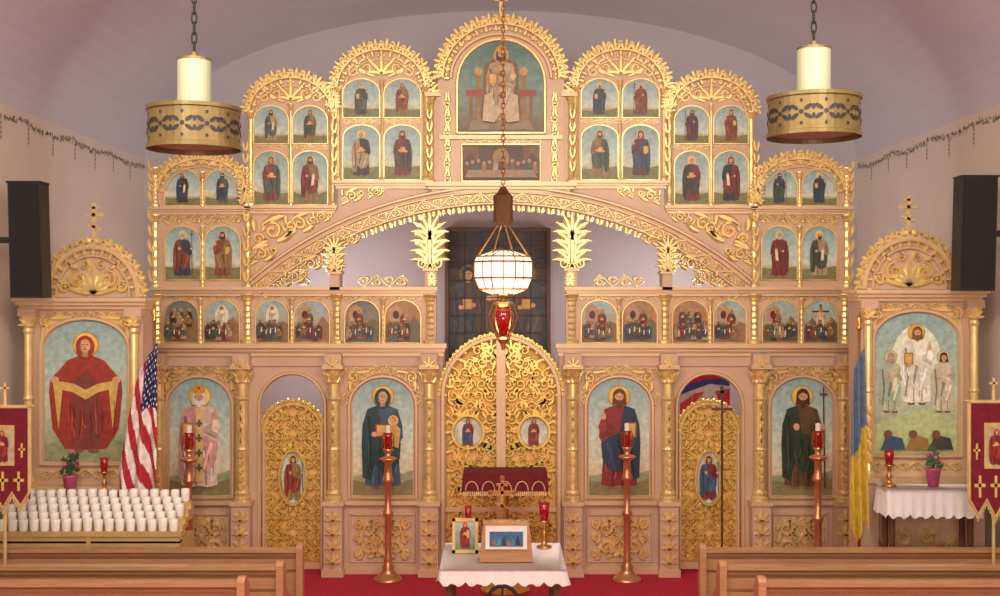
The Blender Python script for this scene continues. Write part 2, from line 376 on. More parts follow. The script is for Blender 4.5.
crest(gd,X(291),Z(113),S*41,S*35,.13,-.02,.115)
crest(gd,X(381.5),Z(89),S*44,S*39,.14,-.02,.115)
for (c,zs,rx,rz) in ((202,191,35,24),(291,113,34,27),(381.5,89,36,29)):
    mo.ribbon(archpts(X(c),Z(zs),S*rx,S*rz),.03,-.004,.03)
    M=arcM(X(c),Z(zs),S*(rx+4),S*(rz+4),pi,0,S*rx*pi)
    for i in range(22): 
        p=M(S*rx*pi*(i+.5)/22,0); gd.ball(p[0],-.015,p[1],.02,6,3)
def tymp(c,q,w,h):
    x=X(c);z=Z(q)
    palmette(gd,x,z-h*.3,pi/2,h*.95,-.0)
    for sx in (-1,1):
        spiral(gd,x+sx*w*.22,z+.0,w*.12,pi/2,-sx,1.3,.032,0,.035); spiral(gd,x+sx*w*.38,z-h*.18,w*.085,pi/2,-sx,1.2,.028,0,.035)
        leaf(gd,x+sx*w*.1,z-h*.4,pi/2-sx*1.2,w*.32,.05,sx*.4,0,.035)
        leaf(gd,x+sx*w*.3,z+h*.1,pi/2-sx*.8,w*.14,.04,-sx*.5,0,.035); leaf(gd,x+sx*w*.12,z+h*.1,pi/2-sx*.4,w*.16,.04,-sx*.7,0,.035)
tymp(202,161,.75,.14); tymp(291,94,.8,.24); tymp(381.5,68,.86,.26)
def thincol(px,q0,q1,r=.03,y=-.03,seg=8):
    z0,z1=Z(q1),Z(q0); x=X(px)
    prof=[(r*1.7,z0),(r*1.7,z0+.03),(r*1.1,z0+.05),(r,z0+.07)]
    m=6
    for k in range(m):
        t0=z0+.07+(z1-z0-.16)*k/m; prof+=[(r*.85,t0+.01),(r*1.05,t0+(z1-z0-.16)/m*.5)]
    prof+=[(r,z1-.09),(r*1.4,z1-.07),(r*1.1,z1-.06),(r*1.9,z1-.01),(r*1.9,z1)]
    co.lathe(prof,x,y,seg)
for px in (156,248): thincol(px,215,287,.035); 
for px in (156,247): thincol(px,168,207,.03)
for px in (251,332.5): thincol(px,112,206,.03)
for px in (338,426): thincol(px,88,181,.03)
for px in (158,248,337,430): thincol(px,294,343,.045)
thincol(203,226,287,.018); thincol(203,172,207,.018); thincol(291,104,206,.018); thincol(382,80,181,.018)
for px in (201,292,383): thincol(px,298,343,.02)
rinceau(gd,lineM(X(163),Z(219),0),X(242)-X(163),.12,0,unit=.12,h=.035)
rinceau(gd,lineM(X(163),Z(296.5),0),X(243)-X(163),.08,0,unit=.09)
rinceau(gd,lineM(X(254),Z(296.5),0),X(331)-X(254),.08,0,unit=.09)
rinceau(gd,lineM(X(343),Z(296.5),0),X(423)-X(343),.08,0,unit=.09)
rinceau(gd,lineM(X(256),Z(147.5),0),X(328)-X(256),.06,0,unit=.09)
rinceau(gd,lineM(X(343),Z(121.5),0),X(421)-X(343),.06,0,unit=.09)
rinceau(gd,lineM(X(168),Z(370),0),X(236)-X(168),.07,0,unit=.1)
rinceau(gd,lineM(X(344),Z(370),0),X(422)-X(344),.07,0,unit=.1)
def scrollgroup(px,py,w,sx=1,y=0.0):
    x=X(px);z=Z(py); h=.045
    spiral(gd,x,z,w*.2,pi,-sx,1.4,w*.09,y,h); spiral(gd,x+sx*w*.36,z+w*.1,w*.15,pi,sx,1.3,w*.08,y,h)
    spiral(gd,x-sx*w*.28,z-w*.16,w*.12,0,sx,1.2,w*.07,y,h)
    leaf(gd,x-sx*w*.2,z+w*.1,pi/2-sx*.9,w*.5,w*.16,-sx*.6,y,h); leaf(gd,x+sx*w*.1,z-w*.2,pi/2-sx*1.2,w*.4,w*.16,sx*.8,y,h)
    leaf(gd,x-sx*w*.1,z-w*.2,pi/2+sx*1.9,w*.35,w*.13,sx*.5,y,h); leaf(gd,x-sx*w*.35,z,pi/2+sx*.3,w*.25,w*.13,-sx*.5,y,h)
scrollgroup(273,231,.6); scrollgroup(300,224,.44,1); scrollgroup(262,254,.38); scrollgroup(322,217,.26)
scrollgroup(352,196,.3); scrollgroup(376,192,.22); scrollgroup(264,272,.2)
def finial(px,pb,h,y=.03):
    x=X(px);z=Z(pb)
    gd.prism([(x-.05,z),(x+.05,z),(x+.03,z+h*.12),(x-.03,z+h*.12)],y-.03,y+.03)
    for lvl,(hh,L) in enumerate(((.03,.50),(.18,.50),(.34,.50),(.5,.48))):
        for q in (1.15,-1.15,.75,-.75,.35,-.35):
            leaf(gd,x+q*h*.04,z+h*hh,pi/2+q*.62,h*L*(1.0-.12*abs(q)),h*.085,q*1.1,y-.01*lvl,.05)
    leaf(gd,x,z+h*.1,pi/2,h*.9,h*.1,0,y-.03,.05)
    for s in (-1,1): spiral(gd,x+s*h*.12,z+h*.10,h*.09,pi/2,-s,1.2,.03,y-.03,.04)
finial(430,270,.72); finial(336,273,.46,-.10); finial(432,286,.2)
rinceau(gd,lineM(X(358),Z(281),0),X(408)-X(358),.14,.03,unit=.16,h=.04)
rinceau(gd,lineM(X(280),Z(281),0),X(310)-X(280),.13,.03,unit=.15,h=.04)
for (px,py,w) in ((296,277,.3),(312,264,.32),(352,240,.22)): scrollgroup(px,py,w,1,-.06)
fr.pbox(425,270,436,290,-.003,TK); fr.pbox(331,273,341,290,-.12,TK)
mo.pbox(423,268,438,271,-.04,.12); mo.pbox(329,271,343,274,-.15,.12)
ce_f=MB(); ce_g=MB(); ce_m=MB()
ce_f.prism(arched_outline(X(438),X(564),Z(188),Z(27),.66,28),-.03,TK)
crest_y=-.05
crest(ce_g,X(501),Z(79),S*58,S*54,.15,crest_y,.125)
ce_m.ribbon(archpts(X(501),Z(79),S*50,S*44,28),.05,-.03,.05)
for i in range(40):
    p=archpts(X(501),Z(79),S*54.5,S*49.5,39)[i]; ce_g.ball(p[0],-.045,p[1],.024,6,3)
ce_m.pbox(426,183,576,187,-.16,0); ce_m.pbox(429,187,573,190,-.11,0); ce_m.pbox(432,190,570,193,-.06,0)
ce_m.pbox(440,136,562,140,-.08,0); 
rinceau(ce_g,lineM(X(460),Z(141),0),X(542)-X(460),.06,-.03,unit=.1)
ce_g.box(-.02,.02,-.05,-.01,Z(16),Z(-6)); ce_g.box(-.08,.08,-.05,-.01,Z(2),Z(-1)); ce_g.box(-.045,.045,-.05,-.01,Z(-3),Z(-5)+.01)
thincol(431,98,183,.032)
fr.pbox(427,95,439,186,-.002,TK); mo.pbox(425,93,441,97,-.07,.02)
for k in range(6):
    z=Z(180-k*15); x=X(447.5)
    spiral(gd,x,z,.05,pi/2,1 if k%2 else -1,1.2,.025,-.03,.035); leaf(gd,x-.03,z+.03,1.2,.12,.04,.5,-.03,.035); leaf(gd,x+.03,z+.03,1.9,.12,.04,-.5,-.03,.035)
palmette(gd,X(431),Z(93),pi/2,.17,-.02)
finial(246,205,.3,-.02); finial(335,110,.24,-.02)
def vine(px,q0,dq,n,y,L=.13,both=True):
    for k in range(n):
        leaf(gd,X(px),Z(q0-k*dq),pi/2+.5,L,.035,-.8,y,.03)
        if both: leaf(gd,X(px),Z(q0-k*dq),pi/2-.5,L,.035,.8,y,.03)
vine(247,200,12,5,-.06); vine(335,176,14,5,-.04); vine(430,172,13,5,-.07); vine(153,282,15,5,-.05,.16,False); vine(153,202,10,4,-.05,.14,False); vine(248,282,15,5,-.07)
for px in (161,244,335,430):
    x=X(px); y=-.10
    co.lathe([(.10,Z(499)),(.10,Z(496)),(.082,Z(494)),(.092,Z(491)),(.072,Z(488)),(.070,Z(450)),(.08,Z(448)),(.070,Z(446)),(.066,Z(400)),(.08,Z(398)),(.066,Z(396)),(.062,Z(383)),(.08,Z(381)),(.065,Z(379)),(.09,Z(371)),(.105,Z(368))],x,y,14)
    for k in range(8):
        a=2*pi*k/8
        co.tube([(x+.07*cos(a),y+.07*sin(a),Z(381)),(x+.09*cos(a),y+.09*sin(a),Z(375)),(x+.13*cos(a),y+.13*sin(a),Z(371))],[.022,.024,.008],5)
    for k in range(5):
        z=Z(488-k*8); leaf(gd,x,z,pi/2+.5,.08,.035,-.8,y-.062,.025); leaf(gd,x,z,pi/2-.5,.08,.035,.8,y-.062,.025)
    for k in range(4):
        z=Z(444-k*11); leaf(gd,x-.02,z,pi/2-.5,.12,.032,.8,y-.06,.022); leaf(gd,x+.02,z,pi/2+.5,.12,.032,-.8,y-.06,.022)
    mo.box(x-.12,x+.12,-.22,0,Z(368),Z(364)); fr.box(x-.1,x+.1,-.2,0,Z(364),Z(353))
    fr.box(x-.11,x+.11,-.2,0,0,Z(503)); mo.box(x-.13,x+.13,-.23,0,Z(503),Z(499)); mo.box(x-.13,x+.13,-.23,0,0,Z(566))
    for k in range(4):
        z=Z(560-k*14); palmette(gd,x,z,pi/2,.14,-.2,n=5)
        spiral(gd,x,z-.02,.045,0,1,1,.025,-.2,.03)
    palmette(gd,x,Z(366),pi/2,.13,-.2,n=5)
for a,b in ((168,237),(342,423)):
    mo.pbox(a,500,b,504,-.08,0); mo.pbox(a,565,b,575,-.06,0)
    x0,x1=X(a+8),X(b-8)
    mo.ribbon([(x0,Z(514)),(x1,Z(514)),(x1,Z(561)),(x0,Z(561)),(x0,Z(514)),(x0+.02,Z(514))],.04,0,.035)
    cx=(x0+x1)/2
    for sx in (-1,1):
        for (u,v,r) in ((.16,.11,.11),(.16,-.12,.11),(.29,0,.06),(.06,0,.06),(.29,.17,.06),(.29,-.19,.06),(.05,.19,.05)):
            zc=Z(537.5)+v
            if abs(u)+r*.6<(x1-x0)/2: spiral(gd,cx+sx*u,zc,r,pi/2*(1 if v>0 else -1),sx*(1 if v>0 else -1),1.4,.046,-.005,.045)
        for v in (-.22,-.08,.08,.02): leaf(gd,cx+sx*.05,Z(537.5)+v,pi/2-sx*.8,.2,.065,sx*.9,-.005,.045); 
        for v in (-.2,-.05,.1): leaf(gd,cx+sx*.28,Z(537.5)+v,pi/2+sx*.6,.16,.055,-sx*.9,-.005,.04)
    palmette(gd,cx,Z(556),pi/2,.18,-.005); palmette(gd,cx,Z(520),-pi/2,.14,-.005)
bigs=[(169,231),(352,414)]
for a,b in bigs:
    x0,x1=X(a),X(b); moulding(mo,x0-.03,x1+.03,Z(497),Z(376),.36,.055,0,.05)
    Lc=pi*(x1-x0)/2; 
    M=arcM((x0+x1)/2,Z(376)-.36,(x1-x0)/2+.08,.44,pi,0,Lc)
    rinceau(gd,M,Lc,.12,0,unit=.14,h=.035)
    for sx,xx in ((1,x0-.02),(-1,x1+.02)):
        spiral(gd,xx+sx*.05,Z(377),.07,pi/2,sx,1.3,.035,-.01,.035); leaf(gd,xx,Z(390),pi/2,.2,.06,-sx*.6,-.01,.035); leaf(gd,xx+sx*.08,Z(372),0 if sx>0 else pi,.16,.05,0.3*sx,-.01,.03)
def small(a,b,q0,q1,rise): moulding(gd,X(a),X(b),Z(q1),Z(q0),rise,.03,0,.03)
slots=[]
for a,b in ((165,201),(205,241)): slots.append((a,b,226,280,.2,'s')); slots.append((a,b,169,206,.2,'s'))
for a,b in ((254,289),(293,328)): slots.append((a,b,106,144,.18,'s')); slots.append((a,b,151,205,.16,'s'))
for a,b in ((343,380),(384,421)): slots.append((a,b,79,118,.18,'s')); slots.append((a,b,125,180,.16,'s'))
for a,b in ((164,199),(204,240),(256,289),(294,330),(345,380),(385,421)): slots.append((a,b,300,343,.2,'f'))
for s in slots: small(*s[:5])
obj(fr,'frame_boards',FRAME,ico,mirror=True); obj(mo,'mouldings',FRAMED,ico,mirror=True)
obj(gd,'gilded_carvings',GOLD,ico,mirror=True); obj(co,'columns',GOLD,ico,smooth=False,mirror=True)
obj(ce_f,'crown_board',FRAME,ico); obj(ce_m,'crown_mouldings',FRAMED,ico); 

pt=MB()
sd=1
for s in slots:
    for side in (0,1):
        a,b=(s[0],s[1]) if side==0 else (1002-s[1],1002-s[0])
        fn=saint if s[5]=='s' else feast
        fn(pt,X(a)+.008,X(b)-.008,Z(s[3])+.008,Z(s[2])-.008,s[4]-.01,-.01,sd); sd+=1
obj(pt,'painted_saint_icons',PAINT,ico)
LSKY=[(0,(120,112,80)),(.12,(170,150,112)),(.2,(214,206,174)),(.5,(200,212,196)),(1,(138,170,172))]
def big(name,a,b,**kw):
    m=MB(); x0,x1=X(a),X(b); z0,z1=Z(495),Z(378)
    panel(m,x0,x1,z0,z1,.34,-.006,LSKY)
    m.flat([(x0,z0),(x1,z0),(x1,z0+.3),(x0+(x1-x0)*.75,z0+.24),(x0+(x1-x0)*.5,z0+.3),(x0,z0+.22)],-.007,lin((150,156,122)))
    m.flat([(x0,z0),(x1,z0),(x1,z0+.2),(x0+(x1-x0)*.6,z0+.1),(x0,z0+.18)],-.008,lin((132,124,84)))
    figure(m,(x0+x1)/2,z0+.06,1.27,-.009,folds=8,**kw); obj(m,name,PAINT,ico)
big('icon_saint_nicholas',170,230,robe=(216,192,176),mantle=(200,150,144),hair=(220,214,206),beard=(224,218,210),head='mitre',pose='bless',trim=(214,186,126),halo=(236,196,96))
big('icon_theotokos',353,413,robe=(60,90,110),mantle=(34,66,66),head='veil',pose='book',child=True,halo=(236,190,84))
big('icon_christ_teacher',589,649,robe=(134,46,40),mantle=(40,56,82),hair=(92,52,30),beard=(92,52,30),pose='bless',halo=(236,190,84),fl=-1)
big('icon_john_baptist',772,832,robe=(96,74,46),mantle=(46,62,42),hair=(72,44,26),beard=(72,44,26),pose='staff',halo=(226,186,100))
m=MB(); x0,x1,z0,z1=X(459),X(543),Z(132),Z(42)
panel(m,x0,x1,z0,z1,.5,-.035,[(0,(110,84,60)),(.25,(120,128,112)),(.5,(112,146,136)),(1,(84,120,116))])
for sx in (-1,1):
    m.box(sx*.27-.03,sx*.27+.03,-.04,-.036,z0+.05,z0+.68,lin((150,110,60))); m.flat(circ(sx*.27,z0+.72,.05),-.041,lin((196,150,70)))
    m.box(sx*.36-.02,sx*.36+.02,-.04,-.036,z0+.05,z0+.45,lin((130,92,50)))
    m.flat([(sx*.1,z0+.42),(sx*.42,z0+.42),(sx*.42,z0+.5),(sx*.1,z0+.5)],-.042,lin((160,60,50)))
m.flat([(-.24,z0+.1),(.24,z0+.1),(.2,z0+.8),(0,z0+.92),(-.2,z0+.8)],-.043,lin((130,86,52)))
m.flat([(-.4,z0+.02),(.4,z0+.02),(.34,z0+.14),(-.34,z0+.14)],-.044,lin((140,120,90)))
figure(m,0,z0+.1,.92,-.045,robe=(186,166,132),mantle=(166,148,116),hair=(80,50,34),beard=(80,50,34),head='mitre',pose='bless',trim=(196,156,94),halo=(214,172,90),folds=8)
m.flat([(-.22,z0+.12),(-.2,z0+.42),(-.12,z0+.46),(-.06,z0+.3),(0,z0+.34),(.06,z0+.3),(.12,z0+.46),(.2,z0+.42),(.22,z0+.12),(.08,z0+.1),(0,z0+.22),(-.08,z0+.1)],-.1,lin((190,174,142)))
moulding(ce_g,x0-.02,x1+.02,z0-.02,z1+.02,.52,.05,-.03,.05)
obj(m,'icon_christ_enthroned',PAINT,ico)
m=MB(); x0,x1,z0,z1=X(462),X(540),Z(182),Z(145)
panel(m,x0,x1,z0,z1,0,-.035,[(0,(60,34,26)),(.5,(84,52,34)),(1,(70,46,34))])
m.flat([(x0,z1-.02),(x0,z1-.2),(x0+.1,z1-.1),(x0+.2,z1-.2),(x0+.2,z1-.02)],-.0355,lin((110,72,46))); m.flat([(x1-.2,z1-.02),(x1-.2,z1-.2),(x1-.1,z1-.1),(x1,z1-.2),(x1,z1-.02)],-.0355,lin((110,72,46)))
m.flat(circ(0,z1-.16,.1,.12),-.036,lin((150,116,66)))
for k in range(13):
    xx=x0+.06+(x1-x0-.12)*k/12; zz=z0+.2+(.05 if k==6 else .015*(k%3))
    m.flat([(xx-.035,z0+.1),(xx+.035,z0+.1),(xx+.025,zz),(xx-.025,zz)],-.037-.0003*k,lin(RC[k%9])); m.flat(circ(xx,zz+.02,.026,n=10),-.042,lin((146,110,60))); m.flat(circ(xx,zz+.02,.018,.022,8),-.043,lin(dk(SKIN,.8)))
m.flat([(x0+.03,z0+.05),(x1-.03,z0+.05),(x1-.08,z0+.14),(x0+.08,z0+.14)],-.044,lin((150,120,92)))
obj(m,'icon_last_supper',PAINT,ico)
ce_g.ribbon([(x0,z0),(x1,z0),(x1,z1),(x0,z1),(x0,z0)],.04,-.03,.05)
obj(ce_g,'crown_carvings',GOLD,ico)

# ---------------- royal doors & deacon doors
rd=MB(); rb=MB(); rf=MB()
R=58*S; zs=Z(395)
def inR(x,z,mg=0): return -R+mg<x<-.05-mg*.3 and z>.12+mg and (z<zs or x*x+(z-zs)**2<(R-mg)**2)
rb.prism([(-R,.1),(-R,zs)]+archpts(0,zs,R,R,12,pi,pi/2)[1:]+[(0,.1)],.07,.09)
rf.ribbon([(-R,.08)]+archpts(0,zs,R,R,16,pi,pi/2),.09,.03,.07)
rf.box(-R,0,.02,.08,.06,.16)
rf.box(-.055,0,-.04,.08,.08,Z(338)); rf.box(-R,0,.01,.07,Z(512),Z(507)); 
rr_=random.Random(3)
meds=[(X(468),Z(432),.19),(X(482),Z(484),.13)]
def clear(x,z,r): return all((x-a)**2+(z-b)**2>(c+r)**2 for a,b,c in meds)
step=.145
for j in range(21):
    for i in range(5):
        x=-.115-step*i+(.03 if j%2 else -.02); z=.24+step*j*.93
        if inR(x,z,.05) and clear(x,z,.05):
            d=1 if (i+j)%2 else -1
            spiral(rd,x,z,.072,rr_.uniform(0,6),d,1.3,.036,.068,.05)
            for q in range(3): 
                a=rr_.uniform(0,6.28); leaf(rd,x+.05*cos(a),z+.05*sin(a),a,.11,.06,rr_.choice([-1,1])*.9,.066,.05)
for a,b,c in meds:
    rd.ribbon([(a+c*cos(2*pi*i/20),b+c*1.05*sin(2*pi*i/20)) for i in range(21)],.05,.03,.05)
    for k in range(12): leaf(rd,a+c*cos(k*pi/6),b+c*sin(k*pi/6),k*pi/6,.09,.05,.4,.04,.04)
crest(rd,0,zs,R,R,.07,.0,.12,pi,pi/2)
palmette(rd,-.12,Z(350),2.2,.16,.05)
obj(rd,'royal_door_carving',GOLDY,ico,mirror=True); obj(rb,'royal_door_backing',BACKING,ico,mirror=True); obj(rf,'royal_door_frame',FRAMED,ico,mirror=True)
m=MB()
for sx in (-1,1):
    for k,(a,b,c) in enumerate(meds[:2]):
        ax=a if sx<0 else -a
        m.flat(circ(ax,b,c,c*1.05,20),.045,lin((196,196,180)))
        figure(m,ax,b-c*1.0,c*1.9,.043,robe=[(120,40,50),(60,90,120)][k],mantle=[(54,74,110),(130,60,50)][(k+(sx>0))%2],pose='book',head='veil' if (sx>0 and k==0) else 'hair',wings=(220,210,190) if sx<0 and k==0 else None)
obj(m,'royal_door_medallions',PAINT,ico)
dd=MB(); db=MB(); df=MB()
dx=X(292.5); DR=29*S; dzs=Z(433)
def inD(x,z,mg): return abs(x-dx)<DR-mg and z>.12+mg and (z<dzs or (x-dx)**2+(z-dzs)**2<(DR-mg)**2)
db.prism(arched_outline(dx-DR,dx+DR,.08,dzs+DR,DR,16),.09,.11)
df.ribbon([(dx-DR,.05),(dx-DR,dzs)]+archpts(dx,dzs,DR,DR,16)+[(dx+DR,.05)],.06,.05,.05)
df.box(dx-DR,dx+DR,.04,.1,.04,.12)
crest(dd,dx,dzs,DR,DR,.07,.03,.12)
mx,mz,mrx,mrz=dx,Z(478),.165,.33
for j in range(18):
    for i in range(3):
        for sx in (-1,1):
            x=dx+sx*(.06+.115*i); z=.2+.12*j
            if inD(x,z,.04) and ((x-mx)/(mrx+.05))**2+((z-mz)/(mrz+.05))**2>1:
                spiral(dd,x,z,.058,pi/2,sx*(1 if (i+j)%2 else -1),1.3,.03,.088,.05)
                leaf(dd,x,z,pi/2+sx*(.8 if j%2 else -.7),.13,.05,-sx*.9,.086,.05); leaf(dd,x,z,-pi/2+sx*.6,.1,.05,sx*.8,.086,.05)
dd.ribbon([(mx+mrx*cos(2*pi*i/28),mz+mrz*sin(2*pi*i/28)) for i in range(29)],.05,.05,.05)
for k in range(18): 
    a=2*pi*k/18; leaf(dd,mx+(mrx+.02)*cos(a),mz+(mrz+.02)*sin(a),a,.07,.05,.4,.06,.05)
obj(dd,'deacon_door_carving',GOLDY,ico,mirror=True); obj(db,'deacon_door_backing',BACKING,ico,mirror=True); obj(df,'deacon_door_frame',FRAMED,ico,mirror=True)
m=MB()
for sx in (1,-1):
    m.flat(circ(sx*mx,mz,mrx,mrz,24),.06,lin((190,206,196)))
    figure(m,sx*mx,mz-mrz*.85,mrz*1.7,.058,robe=(150,120,80) if sx>0 else (120,50,50),mantle=(140,60,50) if sx>0 else (60,90,120),pose='staff',wings=(200,190,170) if sx<0 else None)
obj(m,'deacon_door_icons',PAINT,ico)

# ================================================================ ROOM
WXX=5.16; WT=5.31; YB=2.9; YF=-18
def room_box(name,x0,x1,y0,y1,z0,z1,mat):
    m=MB(); m.box(x0,x1,y0,y1,z0,z1); return obj(m,name,mat)
room_box('floor',-WXX-.2,WXX+.2,YF,YB+.2,-.12,0,CARPET)
room_box('wall_left',-WXX-.15,-WXX,YF,YB,0,WT,WALL); room_box('wall_right',WXX,WXX+.15,YF,YB,0,WT,WALL)
m=MB(); m.prism([(-WXX-.15,0),(-WXX-.15,WT)]+archpts(0,WT,WXX+.1,2.2,32)+[(WXX+.15,WT),(WXX+.15,0)],YB,YB+.15); obj(m,'wall_back',APSE)
m=MB(); m.prism([(-WXX-.15,0),(-WXX-.15,WT)]+archpts(0,WT,WXX+.1,2.2,32)+[(WXX+.15,WT),(WXX+.15,0)],YF-.15,YF); obj(m,'wall_rear',WALL)
a=archpts(0,WT,WXX,2.15,48); b=archpts(0,WT,WXX+.15,2.3,48)
m=MB(); m.band(a,b,YF-.1,YB+.1); obj(m,'ceiling',CEIL,smooth=False)
m=MB()
for sx in (-1,1):
    xx=sx*(WXX-.004); k=0; yy=YF
    while yy<YB:
        z=WT-.10-.05*abs(sin(yy*2.2))
        for q in range(3):
            a=random.uniform(0,6.28); L=.032
            cy=yy+random.uniform(-.04,.04); cz=z+random.uniform(-.03,.03)
            m.add([(xx,cy-L*cos(a),cz-L*sin(a)),(xx,cy+.014*sin(a),cz-.014*cos(a)),(xx,cy+L*cos(a),cz+L*sin(a)),(xx,cy-.014*sin(a),cz+.014*cos(a))],[(0,1,2,3)])
        k+=1
        if k%10==0:
            for t in range(4):
                cz=z-.05-.05*t; m.add([(xx,yy-.025,cz),(xx,yy,cz-.03),(xx,yy+.025,cz),(xx,yy,cz+.02)],[(0,1,2,3)])
        yy+=.07
obj(m,'trim_stencil_garland',LEAFM)

# apse altarpiece
ap_=empty('apse_altarpiece'); d=14+YB-.05
x0,x1,z0,z1=WX(449,d),WX(547,d),1.2,WZ(232,d); W=x1-x0
m=MB(); panel(m,x0,x1,z0,z1,0,YB-.06,[(0,(40,30,28)),(.5,(60,46,42)),(1,(52,44,44))])
r=random.Random(5)
for i in range(9):
    for j in range(16):
        xa=x0+W*i/9; zb=2.2+(z1-2.2)*j/16; c=r.choice([(56,50,48),(70,54,44),(52,54,58),(78,56,48),(52,42,38),(84,70,58)])
        m.flat([(xa+.01,zb+.01),(xa+W/9-.01,zb+.01),(xa+W/9-.01,zb+(z1-2.2)/16-.01),(xa+.01,zb+(z1-2.2)/16-.01)],YB-.061,lin(c))
for k,(q,hh) in enumerate(((.2,1.35),(.5,1.6),(.8,1.35))):
    figure(m,x0+W*q,2.45,hh,YB-.065-.04*(k%2),robe=[(84,58,48),(104,88,76),(64,62,70)][k],mantle=[(60,60,70),(84,56,48),(80,66,54)][k],halo=(124,102,70),pose='book',folds=6)
for k in range(1,6): m.box(x0+W*k/6-.008,x0+W*k/6+.008,YB-.15,YB-.14,z0,z1,lin((26,20,18)))
for k in range(9): m.box(x0,x1,YB-.15,YB-.14,2.3+.25*k,2.312+.25*k,lin((26,20,18)))
obj(m,'stained_glass_painting',PAINT,ap_)
m=MB(); m.box(x0-.05,x0,YB-.16,YB,z0,z1+.05);m.box(x1,x1+.05,YB-.16,YB,z0,z1+.05);m.box(x0,x1,YB-.16,YB,z1,z1+.05);m.box(x0,x1,YB-.16,YB,z0-.05,z0);obj(m,'painting_frame',DWOOD,ap_)
m=MB(); m.box(-.9,.9,1.3,2.1,0,1.05); m.box(-.95,.95,1.25,2.15,1.05,1.1); m.box(-.97,.97,1.22,2.18,1.09,1.12)
for i in range(24): m.lathe([(.03,.2),(.02,1.05)],-.9+1.8*i/23,1.3,6)
obj(m,'high_altar',CLOTH)
e=empty('embroidered_banner'); m=MB(); dd_=14.9; x0,x1=WX(680,dd_),WX(730,dd_); z1=WZ(376,dd_); w=x1-x0
m.flat([(x0,z1-.9),(x1,z1-.9),(x1,z1),(x0,z1)],.92,lin((206,196,196)))
m.flat([(x0,z1-.16),(x1,z1-.05),(x1,z1),(x0,z1)],.915,lin((186,40,50)))
m.flat([(x0,z1-.24),(x0+w*.6,z1-.1),(x1,z1-.13),(x1,z1-.04),(x0+w*.5,z1-.04),(x0,z1-.15)],.91,lin((52,70,150)))
m.flat([(x0,z1-.36),(x0+w*.3,z1-.22),(x0+w*.5,z1-.2),(x0+w*.2,z1-.4),(x0,z1-.5)],.905,lin((196,60,66)))
m.flat([(x1-w*.3,z1-.2),(x1,z1-.16),(x1,z1-.5),(x1-w*.15,z1-.4)],.905,lin((190,50,56)))
for k in range(4): m.flat([(x0+w*(.2+.2*k),z1-.85),(x0+w*(.24+.2*k),z1-.85),(x0+w*(.26+.2*k),z1-.24),(x0+w*(.24+.2*k),z1-.24)],.90,lin((160,150,170)))  # fold shade painted on the flat cloth as darker strips
obj(m,'banner_cloth',FABRIC,e); m=MB(); m.tube([(x0-.05,.94,z1+.01),(x1+.05,.94,z1+.01)],.015); m.tube([((x0+x1)/2,.96,0),((x0+x1)/2,.96,z1+.1)],.015); m.lathe([(.15,0),(.15,.03),(.02,.06)],(x0+x1)/2,.96,12); obj(m,'banner_pole',BRASS,e)

